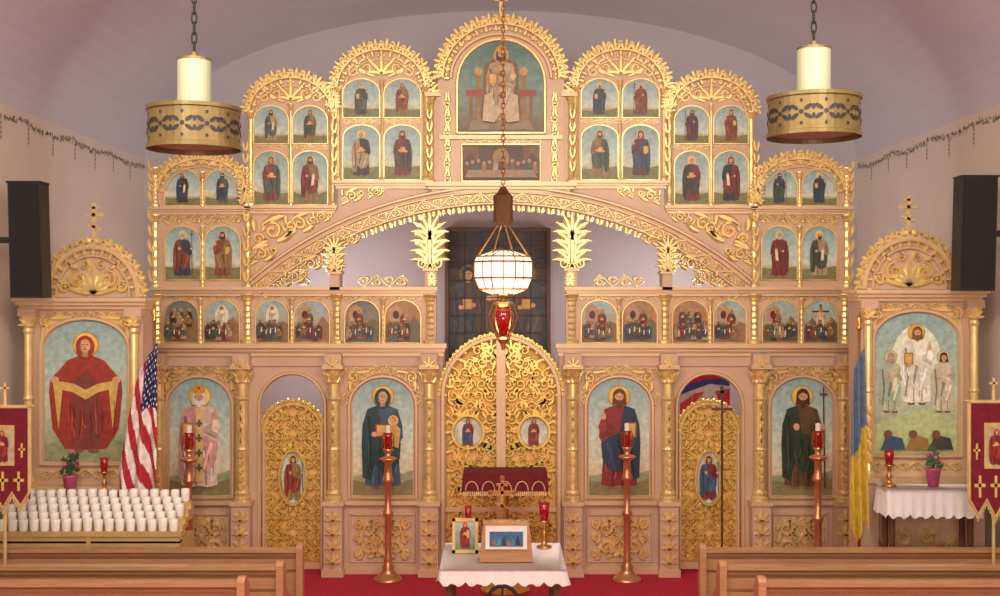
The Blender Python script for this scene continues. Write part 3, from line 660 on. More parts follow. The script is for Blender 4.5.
# ================================================================ SIDE SHRINES
def shrine(side,dq):
    e=empty('icon_shrine'); d=12.2; yF=d-14; k=d/F
    def sx_(p): return (p-501)*k*(1 if side<0 else -1)
    def sz(q): return HC+(298-q-dq)*k
    f=MB();g=MB();mm=MB()
    def bx(M_,p0,q0,p1,q1,y0,y1): M_.box(sx_(p0),sx_(p1),y0,y1,sz(q0),sz(q1))
    f.box(sx_(24),sx_(143),yF,yF+.36,0,sz(300))
    bx(mm,17,298,149,301.5,yF-.14,yF+.4); bx(mm,19,301.5,147,305,yF-.1,yF+.3); bx(mm,21,305,145,309,yF-.05,yF+.3)
    bx(mm,20,484,146,489,yF-.16,yF+.2); mm.box(sx_(20),sx_(146),yF-.1,yF+.2,0,.15)
    d2=12.5; k2=d2/F; pc=(94-501)*k2*(1 if side<0 else -1); pz=HC+(298-dq-297)*k2; yP=d2-14; rw=46*k2
    f.prism([(pc-rw,pz)]+archpts(pc,pz,rw,rw*1.1,24)[1:-1]+[(pc+rw,pz)],yP,yP+.12)
    mm.ribbon(archpts(pc,pz,rw,rw*1.1,24),.08,yP,.07); mm.ribbon(archpts(pc,pz,rw-.1,rw*1.1-.1,24),.04,yP,.05)
    crest(g,pc,pz,rw-.02,rw*1.1-.02,.14,yP-.03,.115)
    palmette(g,pc,pz+.03,pi/2,.3,yP,n=7)
    for s in (-1,1):
        spiral(g,pc+s*.16,pz+.19,.1,pi/2,-s,1.4,.042,yP,.05); spiral(g,pc+s*.3,pz+.11,.07,pi/2,-s,1.3,.038,yP,.05); spiral(g,pc+s*.09,pz+.34,.05,pi/2,s,1.2,.03,yP,.05)
        leaf(g,pc+s*.05,pz+.03,pi/2-s*1.3,.36,.06,s*.3,yP,.05); leaf(g,pc+s*.2,pz+.3,pi/2-s*.7,.12,.05,-s*.6,yP,.05)
    ct=pz+rw*1.1+.1
    g.box(pc-.018,pc+.018,yP-.02,yP+.02,ct,ct+.36); g.box(pc-.1,pc+.1,yP-.02,yP+.02,ct+.22,ct+.255); g.box(pc-.05,pc+.05,yP-.02,yP+.02,ct+.3,ct+.325)
    g.prism([(pc-.07,ct+.12),(pc-.07,ct+.15),(pc+.07,ct+.1),(pc+.07,ct+.07)],yP-.02,yP+.02)
    g.lathe([(.05,ct-.1),(.06,ct-.02),(.03,ct),(.02,ct+.02)],pc,yP,10)
    for p in (31,136):
        x=sx_(p); y=yF-.07
        g.lathe([(.075,sz(484)),(.075,sz(480)),(.055,sz(477)),(.045,sz(470)),(.045,sz(400)),(.055,sz(398)),(.042,sz(395)),(.042,sz(334)),(.055,sz(331)),(.045,sz(328)),(.08,sz(319)),(.085,sz(316))],x,y,12)
        f.box(x-.09,x+.09,y-.06,yF,sz(316),sz(308)); palmette(g,x,sz(326),pi/2,.12,y-.05,n=5)
        f.box(x-.09,x+.09,y-.06,yF,0,sz(489))
        for q in range(5): leaf(g,x,sz(470-q*12),pi/2+.5,.1,.03,-.8,y-.04,.02); leaf(g,x,sz(470-q*12),pi/2-.5,.1,.03,.8,y-.04,.02)
    x0,x1=sorted((sx_(45),sx_(127))); z0,z1=sz(461),sz(321); rise=.3
    moulding(mm,x0-.03,x1+.03,z0-.03,z1+.03,rise,.06,yF,.05)
    for s,xx in ((1,x0-.02),(-1,x1+.02)):
        spiral(g,xx+s*.04,sz(322),.07,pi/2,s,1.3,.036,yF,.035); leaf(g,xx,sz(340),pi/2,.2,.06,-s*.5,yF,.035); leaf(g,xx+s*.08,sz(318),0 if s>0 else pi,.24,.055,.2*s,yF,.035)
    rinceau(g,lineM(x0-.05,sz(474),0),x1-x0+.1,.1,yF,unit=.13)
    rinceau(g,lineM(x0+.05,sz(314),0),x1-x0-.1,.07,yF,unit=.11)
    cx=(x0+x1)/2
    for s in (-1,1):
        for (u,v,r) in ((.13,.8,.1),(.13,.55,.1),(.3,.7,.08),(.3,.45,.08),(.13,.32,.1)): spiral(g,cx+s*u,v,r,pi/2,s,1.4,.035,yF,.04); leaf(g,cx+s*u,v,pi/2-s,.2,.05,s,yF,.04)
    m=MB()
    panel(m,x0,x1,z0,z1,rise,yF-.006,[(0,(110,122,92)),(.15,(164,172,134)),(.4,(192,202,178)),(1,(140,172,172))])
    if side<0:
        m.flat([(x0,z0),(x1,z0),(x1,z0+.2),(cx,z0+.3),(x0,z0+.16)],yF-.007,lin((146,150,110)))
        figure(m,cx,z0+.08,1.28,yF-.01,robe=(122,60,56),mantle=(152,56,48),head='veil',pose='orans',halo=(240,196,90))
    else:
        m.flat([(x0,z0),(x1,z0),(x1,z0+.34),(cx+.1,z0+.44),(x0,z0+.3)],yF-.007,lin((186,198,140)))
        m.flat(circ(cx,z0+.92,.27,.42,24),yF-.008,lin((222,228,206)))
        figure(m,cx,z0+.5,.86,yF-.01,robe=(236,232,216),mantle=(216,214,198),beard=(120,80,50),hair=(120,80,50),pose='bless',folds=5)
        figure(m,cx-.27,z0+.42,.66,yF-.012,robe=(184,190,158),mantle=(166,182,158),beard=(160,150,140),hair=(160,150,140),pose='scroll',halo=(206,198,150)); figure(m,cx+.28,z0+.42,.66,yF-.012,robe=(202,194,168),mantle=(192,186,162),pose='scroll',halo=(206,198,150))
        for q,cc in ((-.26,(60,90,110)),(0,(150,120,60)),(.24,(70,70,60))):
            m.flat([(cx+q-.13,z0+.04),(cx+q+.13,z0+.04),(cx+q+.1,z0+.16),(cx+q-.06,z0+.2)],yF-.05,lin(cc)); m.flat(circ(cx+q-.05,z0+.2,.045),yF-.052,lin((120,84,60)))
    obj(f,'shrine_body',FRAME,e); obj(mm,'shrine_mouldings',FRAMED,e); obj(g,'shrine_carvings',GOLD,e); obj(m,'shrine_icon',PAINT,e)
shrine(-1,0); shrine(1,-8)

# ================================================================ cloth tables
def cloth(m,x0,x1,y0,y1,z,drop,amp=.025,n=20,scal=.03):
    per=[]
    for i in range(n): per.append((x0+(x1-x0)*i/n,y0,0,-1))
    for i in range(n//2): per.append((x1,y0+(y1-y0)*i/(n//2),1,0))
    for i in range(n): per.append((x1-(x1-x0)*i/n,y1,0,1))
    for i in range(n//2): per.append((x0,y1-(y1-y0)*i/(n//2),-1,0))
    N=len(per); vs=[];L=7
    for l in range(L):
        t=l/(L-1)
        for i,(a,b,nx,ny) in enumerate(per):
            w=amp*t*(1+sin(i*1.9))+.005; zz=z-drop*t-(scal*t*abs(sin(i*.9)))
            if l==0: zz=z
            vs.append((a+nx*w,b+ny*w,zz))
    fs=[tuple(range(N))]
    for l in range(L-1):
        for i in range(N): fs.append((l*N+i,l*N+(i+1)%N,(l+1)*N+(i+1)%N,(l+1)*N+i))
    m.add(vs,fs)
tt=empty('tetrapod_table'); TY0,TY1=-3.2,-2.0; tz=.78
tx0,tx1=-.57,.60
m=MB(); cloth(m,tx0,tx1,TY0,TY1,tz,.10,.02,34,.05); obj(m,'tablecloth',CLOTH,tt,smooth=True)
m=MB(); m.box(tx0+.02,tx1-.02,TY0+.02,TY1-.02,tz-.05,tz-.004)
for a in (tx0+.08,tx1-.08):
    for b in (TY0+.08,TY1-.08): m.box(a-.03,a+.03,b-.03,b+.03,0,tz-.05)
m.box(tx0+.08,tx1-.08,TY0+.07,TY0+.1,.3,.36)
obj(m,'table_legs',DWOOD,tt)
m=MB(); wc=.50; m.ribbon([(.14*cos(a*pi/10)+.01,wc+.14*sin(a*pi/10)) for a in range(21)],.035,TY0-.02,.02); m.box(-.13,.15,TY0-.02,TY0,wc-.01,wc+.01); m.box(0,.02,TY0-.02,TY0,wc-.14,wc+.14); m.box(-.01,.03,TY0-.02,TY0+.1,0,wc-.12); obj(m,'wheel_ornament',BLACK,tt)
e=empty('framed_icon'); d=11.5; m=MB(); y=-2.5
a0,a1=WX(452,d),WX(478,d); zz=tz+.006; hh=.34
m.box(a0,a1,y,y+.03,zz,zz+.03);m.box(a0,a1,y,y+.03,zz+hh-.03,zz+hh);m.box(a0,a0+.03,y,y+.03,zz,zz+hh);m.box(a1-.03,a1,y,y+.03,zz,zz+hh);m.tube([((a0+a1)/2,y+.03,zz+.25),((a0+a1)/2,y+.16,zz+.01)],.008)
obj(m,'frame',GOLD,e); m=MB(); panel(m,a0+.03,a1-.03,zz+.03,zz+hh-.03,0,y+.015,[(0,(110,130,110)),(1,(176,206,196))]); figure(m,(a0+a1)/2,zz+.04,.27,y+.013,mantle=(150,40,40),head='veil',pose='book',child=True); obj(m,'picture',PAINT,e)
e=empty('display_stand'); m=MB(); a0,a1=WX(480,11.2),WX(532,11.2); y=-2.9
m.box(a0,a1,y,y+.26,zz,zz+.09); m.prism([(a0,zz+.09),(a1,zz+.09),(a1-.03,zz+.36),(a0+.03,zz+.36)],y+.08,y+.24); obj(m,'cabinet',WOOD,e)
m=MB(); m.box(a0+.05,a1-.05,y+.06,y+.08,zz+.11,zz+.33); obj(m,'bezel',CLOTH,e); m=MB(); m.box(a0+.09,a1-.09,y+.05,y+.065,zz+.14,zz+.28,lin((60,104,140)))
for k in range(6): 
    cxk=a0+.11+.045*k; m.flat([(cxk,zz+.15),(cxk+.05,zz+.15),(cxk+.03,zz+.2+.025*(k%3)),(cxk+.01,zz+.19)],y+.047,lin([(150,100,70),(60,140,150),(40,60,80)][k%3]))
obj(m,'screen',PAINT,e)
e=empty('red_draped_lectern'); y=-.9; d=14+y; m=MB()
l0,l1=WX(464,d),WX(546,d); lz=WZ(470,d)
cloth(m,l0,l1,y-.22,y+.22,lz,.2,.012,18,.02); obj(m,'velvet_cover',REDC,e)
m=MB(); m.box(l0+.05,l1-.05,y-.18,y+.18,lz-.06,lz-.01); m.lathe([(.28,0),(.28,.04),(.12,.09),(.05,.15),(.04,.6),(.06,.65),(.04,.7),(.05,lz-.06)],(l0+l1)/2,y,14); obj(m,'lectern_stand',BRASS,e)
m=MB(); 
for i in range(40): m.box(l0+(l1-l0)*i/40,l0+(l1-l0)*(i+.5)/40,y-.25,y-.24,lz-.25,lz-.2)
for i in range(5): m.ribbon(archpts(l0+(l1-l0)*(i+.5)/5,lz-.19,.07,.1,8),.012,y-.245,.004)
obj(m,'gold_fringe',GOLD,e)
e=empty('standing_cross'); m=MB(); y=-2.2; d=11.8; cx=WX(502,d); zt=WZ(478,d); zb=tz+.006
m.lathe([(.1,zb),(.1,zb+.02),(.05,zb+.05),(.02,zb+.1),(.02,zb+.14)],cx,y,12); m.box(cx-.015,cx+.015,y-.015,y+.015,zb+.12,zt); m.box(cx-.12,cx+.12,y-.015,y+.015,zt-.16,zt-.13); m.box(cx-.06,cx+.06,y-.015,y+.015,zt-.08,zt-.055); m.prism([(cx-.07,zt-.27),(cx-.07,zt-.24),(cx+.07,zt-.29),(cx+.07,zt-.32)],y-.015,y+.015)
for p in ((cx,zt),(cx-.12,zt-.145),(cx+.12,zt-.145)): m.ball(p[0],y,p[1],.028)
obj(m,'cross',BRASS,e)
def altar_candle(px,qb,qt,d,sc=1):
    e=empty('altar_candlestick'); x=WX(px,d); y=d-14; zb=qb; zt=zb+qt
    m=MB(); h=qt*.6; m.lathe([(.07*sc,zb),(.07*sc,zb+.015),(.03*sc,zb+.03),(.018*sc,zb+h*.3),(.035*sc,zb+h*.45),(.016*sc,zb+h*.6),(.02*sc,zb+h*.85),(.05*sc,zb+h*.95),(.05*sc,zb+h)],x,y,12); obj(m,'holder',BRASS,e,smooth=True)
    m=MB(); m.lathe([(.035*sc,zb+h),(.045*sc,zb+h+qt*.2),(.05*sc,zt)],x,y,12); obj(m,'red_glass_cup',REDG,e,smooth=True)
altar_candle(468,tz+.006,.42,11.75,.7); altar_candle(544,tz+.006,.46,11.75,1.1)

def side_table(side,zt):
    e=empty('offering_table'); d0,d1=11.45,11.8
    xs=sorted(((WX(879,11.7))*side,(WX(974,11.6))*side))
    m=MB(); cloth(m,xs[0],xs[1],d0-14,d1-14,zt,.24,.02,30,.05); obj(m,'lace_cloth',CLOTH,e,smooth=True)
    m=MB(); m.box(xs[0]+.02,xs[1]-.02,d0-14+.02,d1-14-.02,zt-.06,zt-.006)
    for a in (xs[0]+.07,xs[1]-.07):
        for b in (d0-14+.07,d1-14-.07): m.lathe([(.035,0),(.02,.1),(.04,.3),(.025,.5),(.035,zt-.06)],a,b,10)
    m.box(xs[0]+.07,xs[1]-.07,d0-14+.06,d0-14+.09,.25,.32); obj(m,'table_frame',DWOOD,e)
RT=HC-(487-298)*11.6/F; LT=HC-(494-298)*11.85/F
side_table(1,RT)
e=empty('votive_side_table'); m=MB(); xs=(WX(28,11.95),WX(111,11.95)); cloth(m,xs[0],xs[1],-2.2,-2.0,LT,.2,.01,20); obj(m,'lace_cloth',CLOTH,e,smooth=True)
m=MB(); m.box(xs[0]+.02,xs[1]-.02,-2.18,-2.02,LT-.05,LT-.006)
for a in (xs[0]+.06,xs[1]-.06): m.box(a-.03,a+.03,-2.16,-2.06,0,LT-.05)
obj(m,'table_frame',DWOOD,e)
altar_candle(889,RT+.004,.36,11.63,1); altar_candle(104,LT+.004,.36,11.9,.85)
def flowers(px,zb,d,h):
    e=empty('potted_flowers'); x=WX(px,d); y=d-14
    m=MB(); m.lathe([(.05,zb),(.075,zb+h*.4),(.085,zb+h*.42)],x,y,12); obj(m,'foil_pot',PINK,e,smooth=True)
    g=MB(); p=MB(); r=random.Random(px)
    for k in range(30):
        a=r.uniform(0,6.28); rr=r.uniform(.0,.09); z=zb+h*(.45+r.uniform(.1,.55)); q=(x+rr*cos(a),y+rr*sin(a)*.8)
        g.tube([(x,y,zb+h*.4),((x+q[0])/2,(y+q[1])/2,zb+h*.6),(q[0],q[1],z)],.005,4)
        g.add([(q[0]-.03,q[1],z-.04),(q[0],q[1]-.015,z-.06),(q[0]+.03,q[1]-.02,z-.03),(q[0],q[1]+.01,z-.01)],[(0,1,2,3)])
        if k%3==0: p.ball(q[0],q[1],z,.02,7,4)
    obj(g,'foliage',GREEN,e); obj(p,'blossoms',PINK,e)
flowers(933,RT+.004,11.63,.42); flowers(70,LT+.004,11.9,.42)

# ================================================================ votive candle rack
e=empty('votive_candle_rack'); b=MB(); w=MB()
rx0,rx1=WX(3,11.4),WX(186,11.4)
for j in range(5):
    y0=-2.84+.105*j; zt=HC-(533-7.5*j-298)*(14+y0)/F
    b.box(rx0,rx1,y0,y0+.105,zt-.1,zt)
    for i in range(17-(j%2)):
        x=rx0+.07+(rx1-rx0-.14)*(i+(.5 if j%2 else 0))/(16)
        if x>rx1-.04: continue
        h=.125+random.uniform(-.01,.01)
        w.lathe([(.030,zt+.002),(.042,zt+.02),(.044,zt+h*.9),(.040,zt+h),(.030,zt+h),(.028,zt+h*.75)],x,y0+.052,10)
        b.lathe([(.046,zt),(.046,zt+.012)],x,y0+.052,8)
zt0=HC-(533-298)*(14-2.84)/F
b.box(rx0,rx1,-2.84,-2.31,.2,zt0-.08); b.box(rx0-.02,rx1+.02,-2.865,-2.83,zt0-.03,zt0+.015)
b.box(rx0+.9,rx0+.94,-2.855,-2.83,.2,zt0-.03)
for a in (rx0+.05,rx1-.05): b.box(a-.04,a+.04,-2.8,-2.35,0,.2)
obj(b,'brass_rack',mk('rack_brass',(214,186,126),.5,.4,.1,6),e); obj(w,'white_votive_candles',WHITEG,e,smooth=True)

# ================================================================ tall candle stands
def stand(px,d,qt):
    e=empty('sanctuary_candle_stand'); x=WX(px,d); y=d-14; zt=WZ(qt,d)
    m=MB(); m.lathe([(.17,0),(.17,.02),(.155,.04),(.1,.08),(.06,.13),(.075,.16),(.04,.2),(.05,.24),(.04,.28),(.04,.75),(.06,.77),(.06,.80),(.038,.83),(.038,zt-.62),(.065,zt-.6),(.065,zt-.57),(.045,zt-.52),(.042,zt-.38),(.09,zt-.35),(.105,zt-.335),(.09,zt-.32),(.03,zt-.3),(.045,zt-.25),(.065,zt-.22)],x,y,20); obj(m,'brass_column',COPPER,e,smooth=True)
    m=MB(); m.lathe([(.045,zt-.22),(.06,zt-.15),(.05,zt-.08),(.058,zt-.03)],x,y,14); obj(m,'red_votive_glass',REDG,e,smooth=True)
    m=MB(); m.lathe([(.03,zt-.04),(.03,zt+.05),(.004,zt+.06)],x,y,10); obj(m,'wax_candle',WHITEG,e)
    m=MB(); 
    for k in range(6):
        a=k*pi/3; m.tube([(x+.03*cos(a),y+.03*sin(a),zt-.27),(x+.07*cos(a),y+.07*sin(a),zt-.2),(x+.065*cos(a),y+.065*sin(a),zt-.05)],.006,4)
    obj(m,'cup_holder',BRASS,e)
stand(388,13.62,430); stand(627,13.62,428); stand(189,13.3,430); stand(818,13.3,428)
e=empty('processional_cross'); d=13.5; x=WX(722,d); y=-.5; m=MB()
m.tube([(x,y,0.03),(x,y,WZ(400,d))],.013,8); z=WZ(400,d); m.box(x-.02,x+.02,y-.01,y+.01,z,z+.16); m.box(x-.07,x+.07,y-.01,y+.01,z+.08,z+.11); m.box(x-.12,x+.12,y-.012,y+.012,z-.12,z-.09)
m.lathe([(.16,0),(.16,.02),(.03,.05),(.015,.1)],x,y,12); obj(m,'cross_and_pole',DWOOD,e)

# ================================================================ hanging lamps
def ceil_z(x): return WT+2.15*sqrt(max(0,1-(x/WXX)**2))
def chain(m,x,y,z0,z1,L=.075):
    z=z0;k=0
    while z<z1:
        pts=[]
        for i in range(9):
            a=2*pi*i/8; u=.018*cos(a); v=L*.62*sin(a)
            pts.append((x+(u if k%2 else 0),y+(0 if k%2 else u),z+L*.5+v))
        m.tube(pts,.006,4); z+=L*.92;k+=1
DIFF=mk('diffuser',(150,140,120),0,.6,.05,5)
def pendant(px,pyt,pym,pyb,d):
    e=empty('pendant_lamp'); x=WX(px,d); y=d-14; zt=WZ(pyt,d); zm=WZ(pym,d); zb=WZ(pyb,d); R=45*d/F; r=16.5*d/F
    zr0=zb; zr1=zm
    m=MB(); m.lathe([(R,zr0),(R+.012,zr0),(R+.012,zr0+.025),(R,zr0+.03),(R,zr1-.03),(R+.012,zr1-.025),(R+.012,zr1),(R-.01,zr1),(R-.01,zr0)],x,y,40,cap=False)
    m.lathe([(r,zr1-.02),(R,zr1-.01)],x,y,40,cap=False)
    m.lathe([(r*1.03,zt),(r*1.03,zt+.015),(.03,zt+.03),(.02,zt+.06)],x,y,20)
    obj(m,'brass_ring',BRASSD,e)
    g=MB(); n=12; zc=(zr0+zr1)/2; hz=(zr1-zr0)/2-.04
    def shp(a,ca,cz,rx,rz,rot):
        rr=R+.004; pts=[]
        for q in range(8):
            t=q*pi/4; u=rx*cos(t)*cos(rot)-rz*sin(t)*sin(rot); v=rx*cos(t)*sin(rot)+rz*sin(t)*cos(rot)
            aa=a+(ca+u)/R; pts.append((x+rr*cos(aa),y+rr*sin(aa),zc+cz+v))
        g.add(pts,[tuple(range(8))])
    for k in range(n):
        a=2*pi*k/n
        shp(a,0,0,.016,.016,0)
        for (ca,cz,rot) in ((.045,.03,.6),(-.045,.03,-.6),(.045,-.03,-.6),(-.045,-.03,.6)): shp(a,ca,cz,.032,.014,rot)
        shp(a+pi/n,0,.03,.012,.02,0); shp(a+pi/n,0,-.03,.012,.02,0)
        shp(a,0,hz*.75,.01,.012,0); shp(a,0,-hz*.75,.01,.012,0)
    obj(g,'pierced_pattern',BLACK,e)
    m=MB(); m.lathe([(r,zr0+.05),(r,zt)],x,y,24); obj(m,'opal_cylinder',LAMPW,e,smooth=False)
    m=MB(); m.lathe([(.01,zr0+.03),(R-.02,zr0+.03),(R-.02,zr0+.04),(.01,zr0+.04)],x,y,32); obj(m,'lamp_diffuser',DIFF,e)
    m=MB(); chain(m,x,y,zt+.05,ceil_z(x)-.02); m.lathe([(.02,ceil_z(x)-.1),(.07,ceil_z(x)-.03),(.07,ceil_z(x)+.03)],x,y,12); obj(m,'chain',BLACK,e)
pendant(193.5,61,108,150,8.0); pendant(813,50,97,138,8.0)
e=empty('sanctuary_chandelier'); d=11.9; y=d-14; x=WX(503,d); k=d/F
def cz(q): return WZ(q,d)
m=MB(); m.lathe([(.05,cz(225)),(.1,cz(222)),(.1,cz(196)),(.05,cz(191)),(.03,cz(187))],x,y,8); obj(m,'counterweight',mk('dark_bronze',(112,74,50),.6,.35,.2,8),e)
m=MB(); chain(m,x,y,cz(190),ceil_z(x)-.02,.06)
prof=[(.10,cz(251)),(.29,cz(257)),(.31,cz(262)),(.31,cz(278)),(.26,cz(289)),(.10,cz(294))]
n=8
for q in range(n):
    a=2*pi*q/n+pi/8
    m.tube([(x+.05*cos(a),y+.05*sin(a),cz(224)),(x+.13*cos(a),y+.13*sin(a),cz(235)),(x+.30*cos(a),y+.30*sin(a),cz(259))],.006,4)
for q in range(n*2):
    a=2*pi*q/n/2+pi/8
    rf_=1 if q%2==0 else cos(pi/8)
    m.tube([(x+(r_+.005)*rf_*cos(a),y+(r_+.005)*rf_*sin(a),z_) for r_,z_ in prof],.007,4)
for r_,z_ in prof:
    m.tube([(x+(r_+.006)*cos(2*pi*q/n+pi/8),y+(r_+.006)*sin(2*pi*q/n+pi/8),z_) for q in range(n+1)],.010,4)
m.lathe([(.1,cz(294)),(.04,cz(297)),(.03,cz(300)),(.09,cz(302)),(.10,cz(304)),(.07,cz(308))],x,y,12)
m.lathe([(.05,cz(336)),(.07,cz(339)),(.03,cz(344)),(.015,cz(350))],x,y,12)
obj(m,'brass_frame_and_chains',BRASS,e)
m=MB(); m.lathe(prof,x,y,8,rot=pi/8); obj(m,'opal_glass_shade',GLOW,e)
m=MB(); m.lathe([(.06,cz(306)),(.11,cz(314)),(.10,cz(324)),(.055,cz(337))],x,y,14); obj(m,'red_vigil_glass',REDG,e,smooth=True)
m=MB()
for q in range(5):
    a=2*pi*q/5+.3; m.tube([(x+.1*cos(a),y+.1*sin(a),cz(303)),(x+.15*cos(a),y+.15*sin(a),cz(315)),(x+.12*cos(a),y+.12*sin(a),cz(326)),(x+.06*cos(a),y+.06*sin(a),cz(338))],.010,4)
obj(m,'vigil_holder',BRASS,e)

# ================================================================ speakers
def speaker(px0,px1,q0,q1,side):
    e=empty('loudspeaker'); d=11.6; y=d-14; x0,x1=WX(px0,d),WX(px1,d); z0,z1=WZ(q1,d),WZ(q0,d)
    m=MB(); t=.03*side
    m.prism([(x0-t,z0),(x1-t,z0),(x1,z1),(x0,z1)],y,y+.22); 
    m.prism([(x0-.008,z1-.02),(x1+.008,z1-.02),(x1+.008,z1),(x0-.008,z1)],y-.02,y+.22); obj(m,'cabinet',BLACK,e)
    m=MB(); m.prism([(x0-t+.02,z0+.03),(x1-t-.02,z0+.03),(x1-.02,z1-.04),(x0+.02,z1-.04)],y-.012,y); obj(m,'grille',BLACKG,e)
    m=MB(); xa=x0+.03 if side<0 else x1-.03; m.box(xa,side*(WXX-.002),y+.1,y+.16,(z0+z1)/2-.03,(z0+z1)/2+.03); obj(m,'wall_bracket',BLACK,e)
speaker(7,40,181,298,-1); speaker(962,998,175,291,1)

# ================================================================ flags
def flag(name,px,qtop,qbot,d,w0,w1,colf,poletop,lean=0,off=.05,br=.10):
    e=empty(name); x=WX(px,d); y=d-14; z1=WZ(qtop,d); z0=WZ(qbot,d); zt=WZ(poletop,d)
    m=MB(); m.tube([(x,y,.05),(x,y,zt)],.016,8); m.lathe([(br,0),(br,.03),(.05,.07),(.03,.12)],x,y,16)
    m.lathe([(.02,zt),(.03,zt+.02),(.012,zt+.04),(.035,zt+.09),(.003,zt+.18)],x,y,8); obj(m,'pole',BRASS,e,smooth=True)
    m=MB(); NU,NV=56,60
    def P(u,v):
        wd=w0+(w1-w0)*min(1,v*1.25)**.8
        xx=x+off-u*wd+lean*v
        yy=y-.04-.045*sin(u*15+v*1.5)*(.5+.5*v)-.02
        zz=z1-(z1-z0)*v*(1-.06*sin(u*7))-(1-v)*u*.25
        return (xx,yy,zz)
    for i in range(NU):
        for j in range(NV):
            u0,u1,v0,v1=i/NU,(i+1)/NU,j/NV,(j+1)/NV
            m.add([P(u0,v0),P(u1,v0),P(u1,v1),P(u0,v1)],[(0,1,2,3)],lin(colf(u0,v0,i,j)))
    obj(m,'cloth',FABRIC,e,smooth=False)
def us(u,v,i,j):
    if v<.42-.1*u and u<.62:
        return (226,222,224) if (i%6 in (2,3) and j%5==1) or (i%6 in(5,0) and j%5==3) else (36,40,86)
    return (168,36,48) if int(u*6+v*7.5)%2==0 else (226,214,210)
flag('american_flag',154,342,500,11.83,.16,.39,us,322)
flag('ukrainian_flag',859,345,532,11.83,.12,.17,lambda u,v,i,j:(100,120,146) if v<.42+.12*u else (206,174,60),330,.03,.04,.09)

# ================================================================ red banners
def banner(px0,px1,q0,q1,d):
    e=empty('church_banner'); x0,x1=WX(px0,d),WX(px1,d); y=d-14; z1=WZ(q0,d); z0=WZ(q1,d); cx=(x0+x1)/2; W=x1-x0; H=z1-z0
    m=MB(); out=[(x0,z1),(x0,z0+H*.15),(x0+W*.17,z0+H*.02),(x0+W*.33,z0+H*.15),(cx,z0),(x1-W*.33,z0+H*.15),(x1-W*.17,z0+H*.02),(x1,z0+H*.15),(x1,z1)]
    m.prism(out,y,y+.012,lin((116,20,40)))
    m.flat([(cx-W*.22,z0+H*.42),(cx+W*.22,z0+H*.42),(cx+W*.22,z0+H*.82),(cx-W*.22,z0+H*.82)],y-.003,lin((206,170,110)))
    m.flat([(cx-W*.18,z0+H*.45),(cx+W*.18,z0+H*.45),(cx+W*.18,z0+H*.79),(cx-W*.18,z0+H*.79)],y-.005,lin((190,170,140)))
    figure(m,cx,z0+H*.45,H*.33,y-.006,pose='book',head='veil',mantle=(150,50,50))
    for sx in (-1,1):
        m.box(cx+sx*W*.36-.01,cx+sx*W*.36+.01,y-.004,y-.003,z0+H*.5,z0+H*.64,lin((214,176,90))); m.box(cx+sx*W*.36-.03,cx+sx*W*.36+.03,y-.004,y-.003,z0+H*.57,z0+H*.59,lin((214,176,90)))
    for u in (-.3,0,.3): m.box(cx+u*W-.012,cx+u*W+.012,y-.004,y-.003,z0+H*.17,z0+H*.36,lin((214,176,90))); m.box(cx+u*W-.05,cx+u*W+.05,y-.004,y-.003,z0+H*.26,z0+H*.29,lin((214,176,90)))
    obj(m,'velvet_panel',FABRIC,e)
    g=MB(); g.ribbon(out,.035,y,.012); g.ribbon([(x0,z1),(x1,z1)],.03,y,.012)
    for i in range(36):
        t=i/35*7; k=min(6,int(t)); f_=t-k; a=out[1+k]; b_=out[2+k] if k<6 else out[7]; xx=a[0]+(b_[0]-a[0])*f_; z_=a[1]+(b_[1]-a[1])*f_; g.box(xx-.005,xx+.005,y,y+.008,z_-.06,z_)
    g.tube([(x0-.03,y+.03,z1+.005),(x1+.03,y+.03,z1+.005)],.014); g.tube([(cx,y+.05,0.02),(cx,y+.05,z1+.1)],.015); g.lathe([(.13,0),(.13,.03),(.02,.07)],cx,y+.05,12)
    g.box(cx-.01,cx+.01,y+.04,y+.06,z1+.1,z1+.22); g.box(cx-.04,cx+.04,y+.04,y+.06,z1+.16,z1+.18)
    obj(g,'fringe_and_pole',GOLD,e)
banner(-24,29,407,508,10.7); banner(969,1022,402,517,10.7)

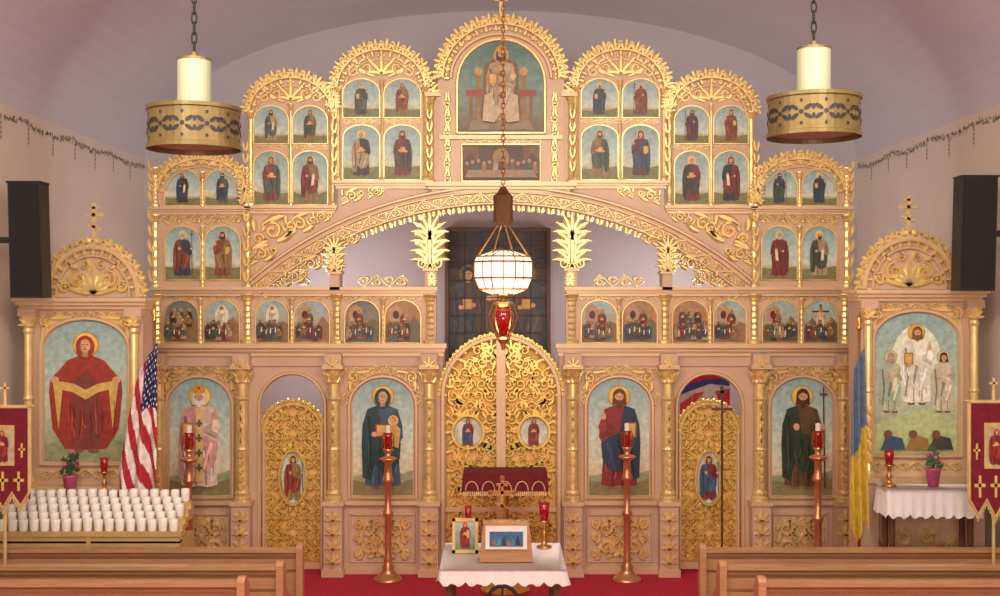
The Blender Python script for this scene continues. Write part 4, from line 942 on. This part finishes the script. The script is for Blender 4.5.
# ================================================================ pews
def pew(side,xin,d,ztop,seat=True):
    e=empty('church_pew'); y=d-14; x0=side*xin; x1=side*(WXX-.12)
    a,b=min(x0,x1),max(x0,x1); m=MB(); m2=MB()
    m.box(a,b,y,y+.035,.22,ztop-.05); m2.box(a,b,y-.03,y+.05,ztop-.06,ztop-.02)
    m.box(a,b,y-.045,y+.065,ztop-.02,ztop+.012)
    m2.box(a,b,y-.012,y,ztop-.2,ztop-.185)
    if seat: m.box(a,b,y+.035,y+.46,.42,.455); m2.box(a,b,y+.40,y+.43,.3,.42)
    bk=.05 if not seat else .12
    prof=[(y-.06,0),(y-.06,ztop+.02),(y-.03,ztop+.05),(y+.02,ztop+.055),(y+.04,ztop+.03),(y+bk,ztop-.05),(y+bk,ztop-.2)]
    prof+=([(y+.3,ztop-.32),(y+.46,ztop-.36),(y+.5,ztop-.42),(y+.48,.1),(y+.5,0)] if seat else [(y+bk,0)])
    for xx in (x0,x1):
        s0=xx-.03;s1=xx+.03; n=len(prof)
        vs=[(s0,p[0],p[1]) for p in prof]+[(s1,p[0],p[1]) for p in prof]
        m.add(vs,[tuple(range(n-1,-1,-1)),tuple(range(n,2*n))]+[(i,(i+1)%n,n+(i+1)%n,n+i) for i in range(n)])
    if seat: m2.box(a+.1,b-.1,y-.16,y-.02,ztop-.34,ztop-.325)
    obj(m,'pew_boards',WOOD,e); obj(m2,'pew_trim',WOODD,e)
for s in (-1,1):
    pew(s,1.90,11.03,.92,False); pew(s,1.90,10.04,.985); pew(s,2.0,9.0,1.10)

# ================================================================ lights, world, camera
def area(name,loc,rot,size,size_y,e,col):
    l=bpy.data.lights.new(name,'AREA'); l.shape='RECTANGLE'; l.size=size; l.size_y=size_y; l.energy=e; l.color=col
    o=bpy.data.objects.new(name,l); bpy.context.collection.objects.link(o); o.location=loc; o.rotation_euler=rot; return o
def point(name,loc,e,col,r=.2):
    l=bpy.data.lights.new(name,'POINT'); l.energy=e; l.color=col; l.shadow_soft_size=r
    o=bpy.data.objects.new(name,l); bpy.context.collection.objects.link(o); o.location=loc; return o
WARM=(1,.88,.72)
for sx in (-1,0,1): area('nave_fill_area',(sx*2.6,-8.5,6.4),(math.radians(46),0,0),.9,.9,120,WARM)  # added fill lamps without fixtures, aimed at the screen from above
for sx in (-1,1): point('nave_fill_point',(sx*2.4,-8.6,5.3),120,(1,.90,.82),.3)  # added unseen points that brighten ceiling and walls; no globes hang here
area('rear_fill_area',(0,-15.5,3.8),(math.radians(88),0,0),5,2.0,400,(1,.90,.77))  # added broad frontal fill behind the camera, not a church lamp
point('chandelier_bulb',(.02,-2.12,3.0),30,WARM,.2)
for sx in (-1,1): point('apse_light',(sx*2.5,1.5,3.3),75,(1,.87,.80),.3)
w=bpy.data.worlds.new('World'); bpy.context.scene.world=w; w.use_nodes=True
w.node_tree.nodes['Background'].inputs[0].default_value=(.6,.5,.45,1); w.node_tree.nodes['Background'].inputs[1].default_value=.3
cam=bpy.data.cameras.new('camera'); cam.lens=42; cam.sensor_width=36
co_=bpy.data.objects.new('camera',cam); bpy.context.collection.objects.link(co_); co_.location=(-.012,-14,HC); co_.rotation_euler=(pi/2,0,0)
bpy.context.scene.camera=co_
bpy.context.scene.view_settings.view_transform='Standard'
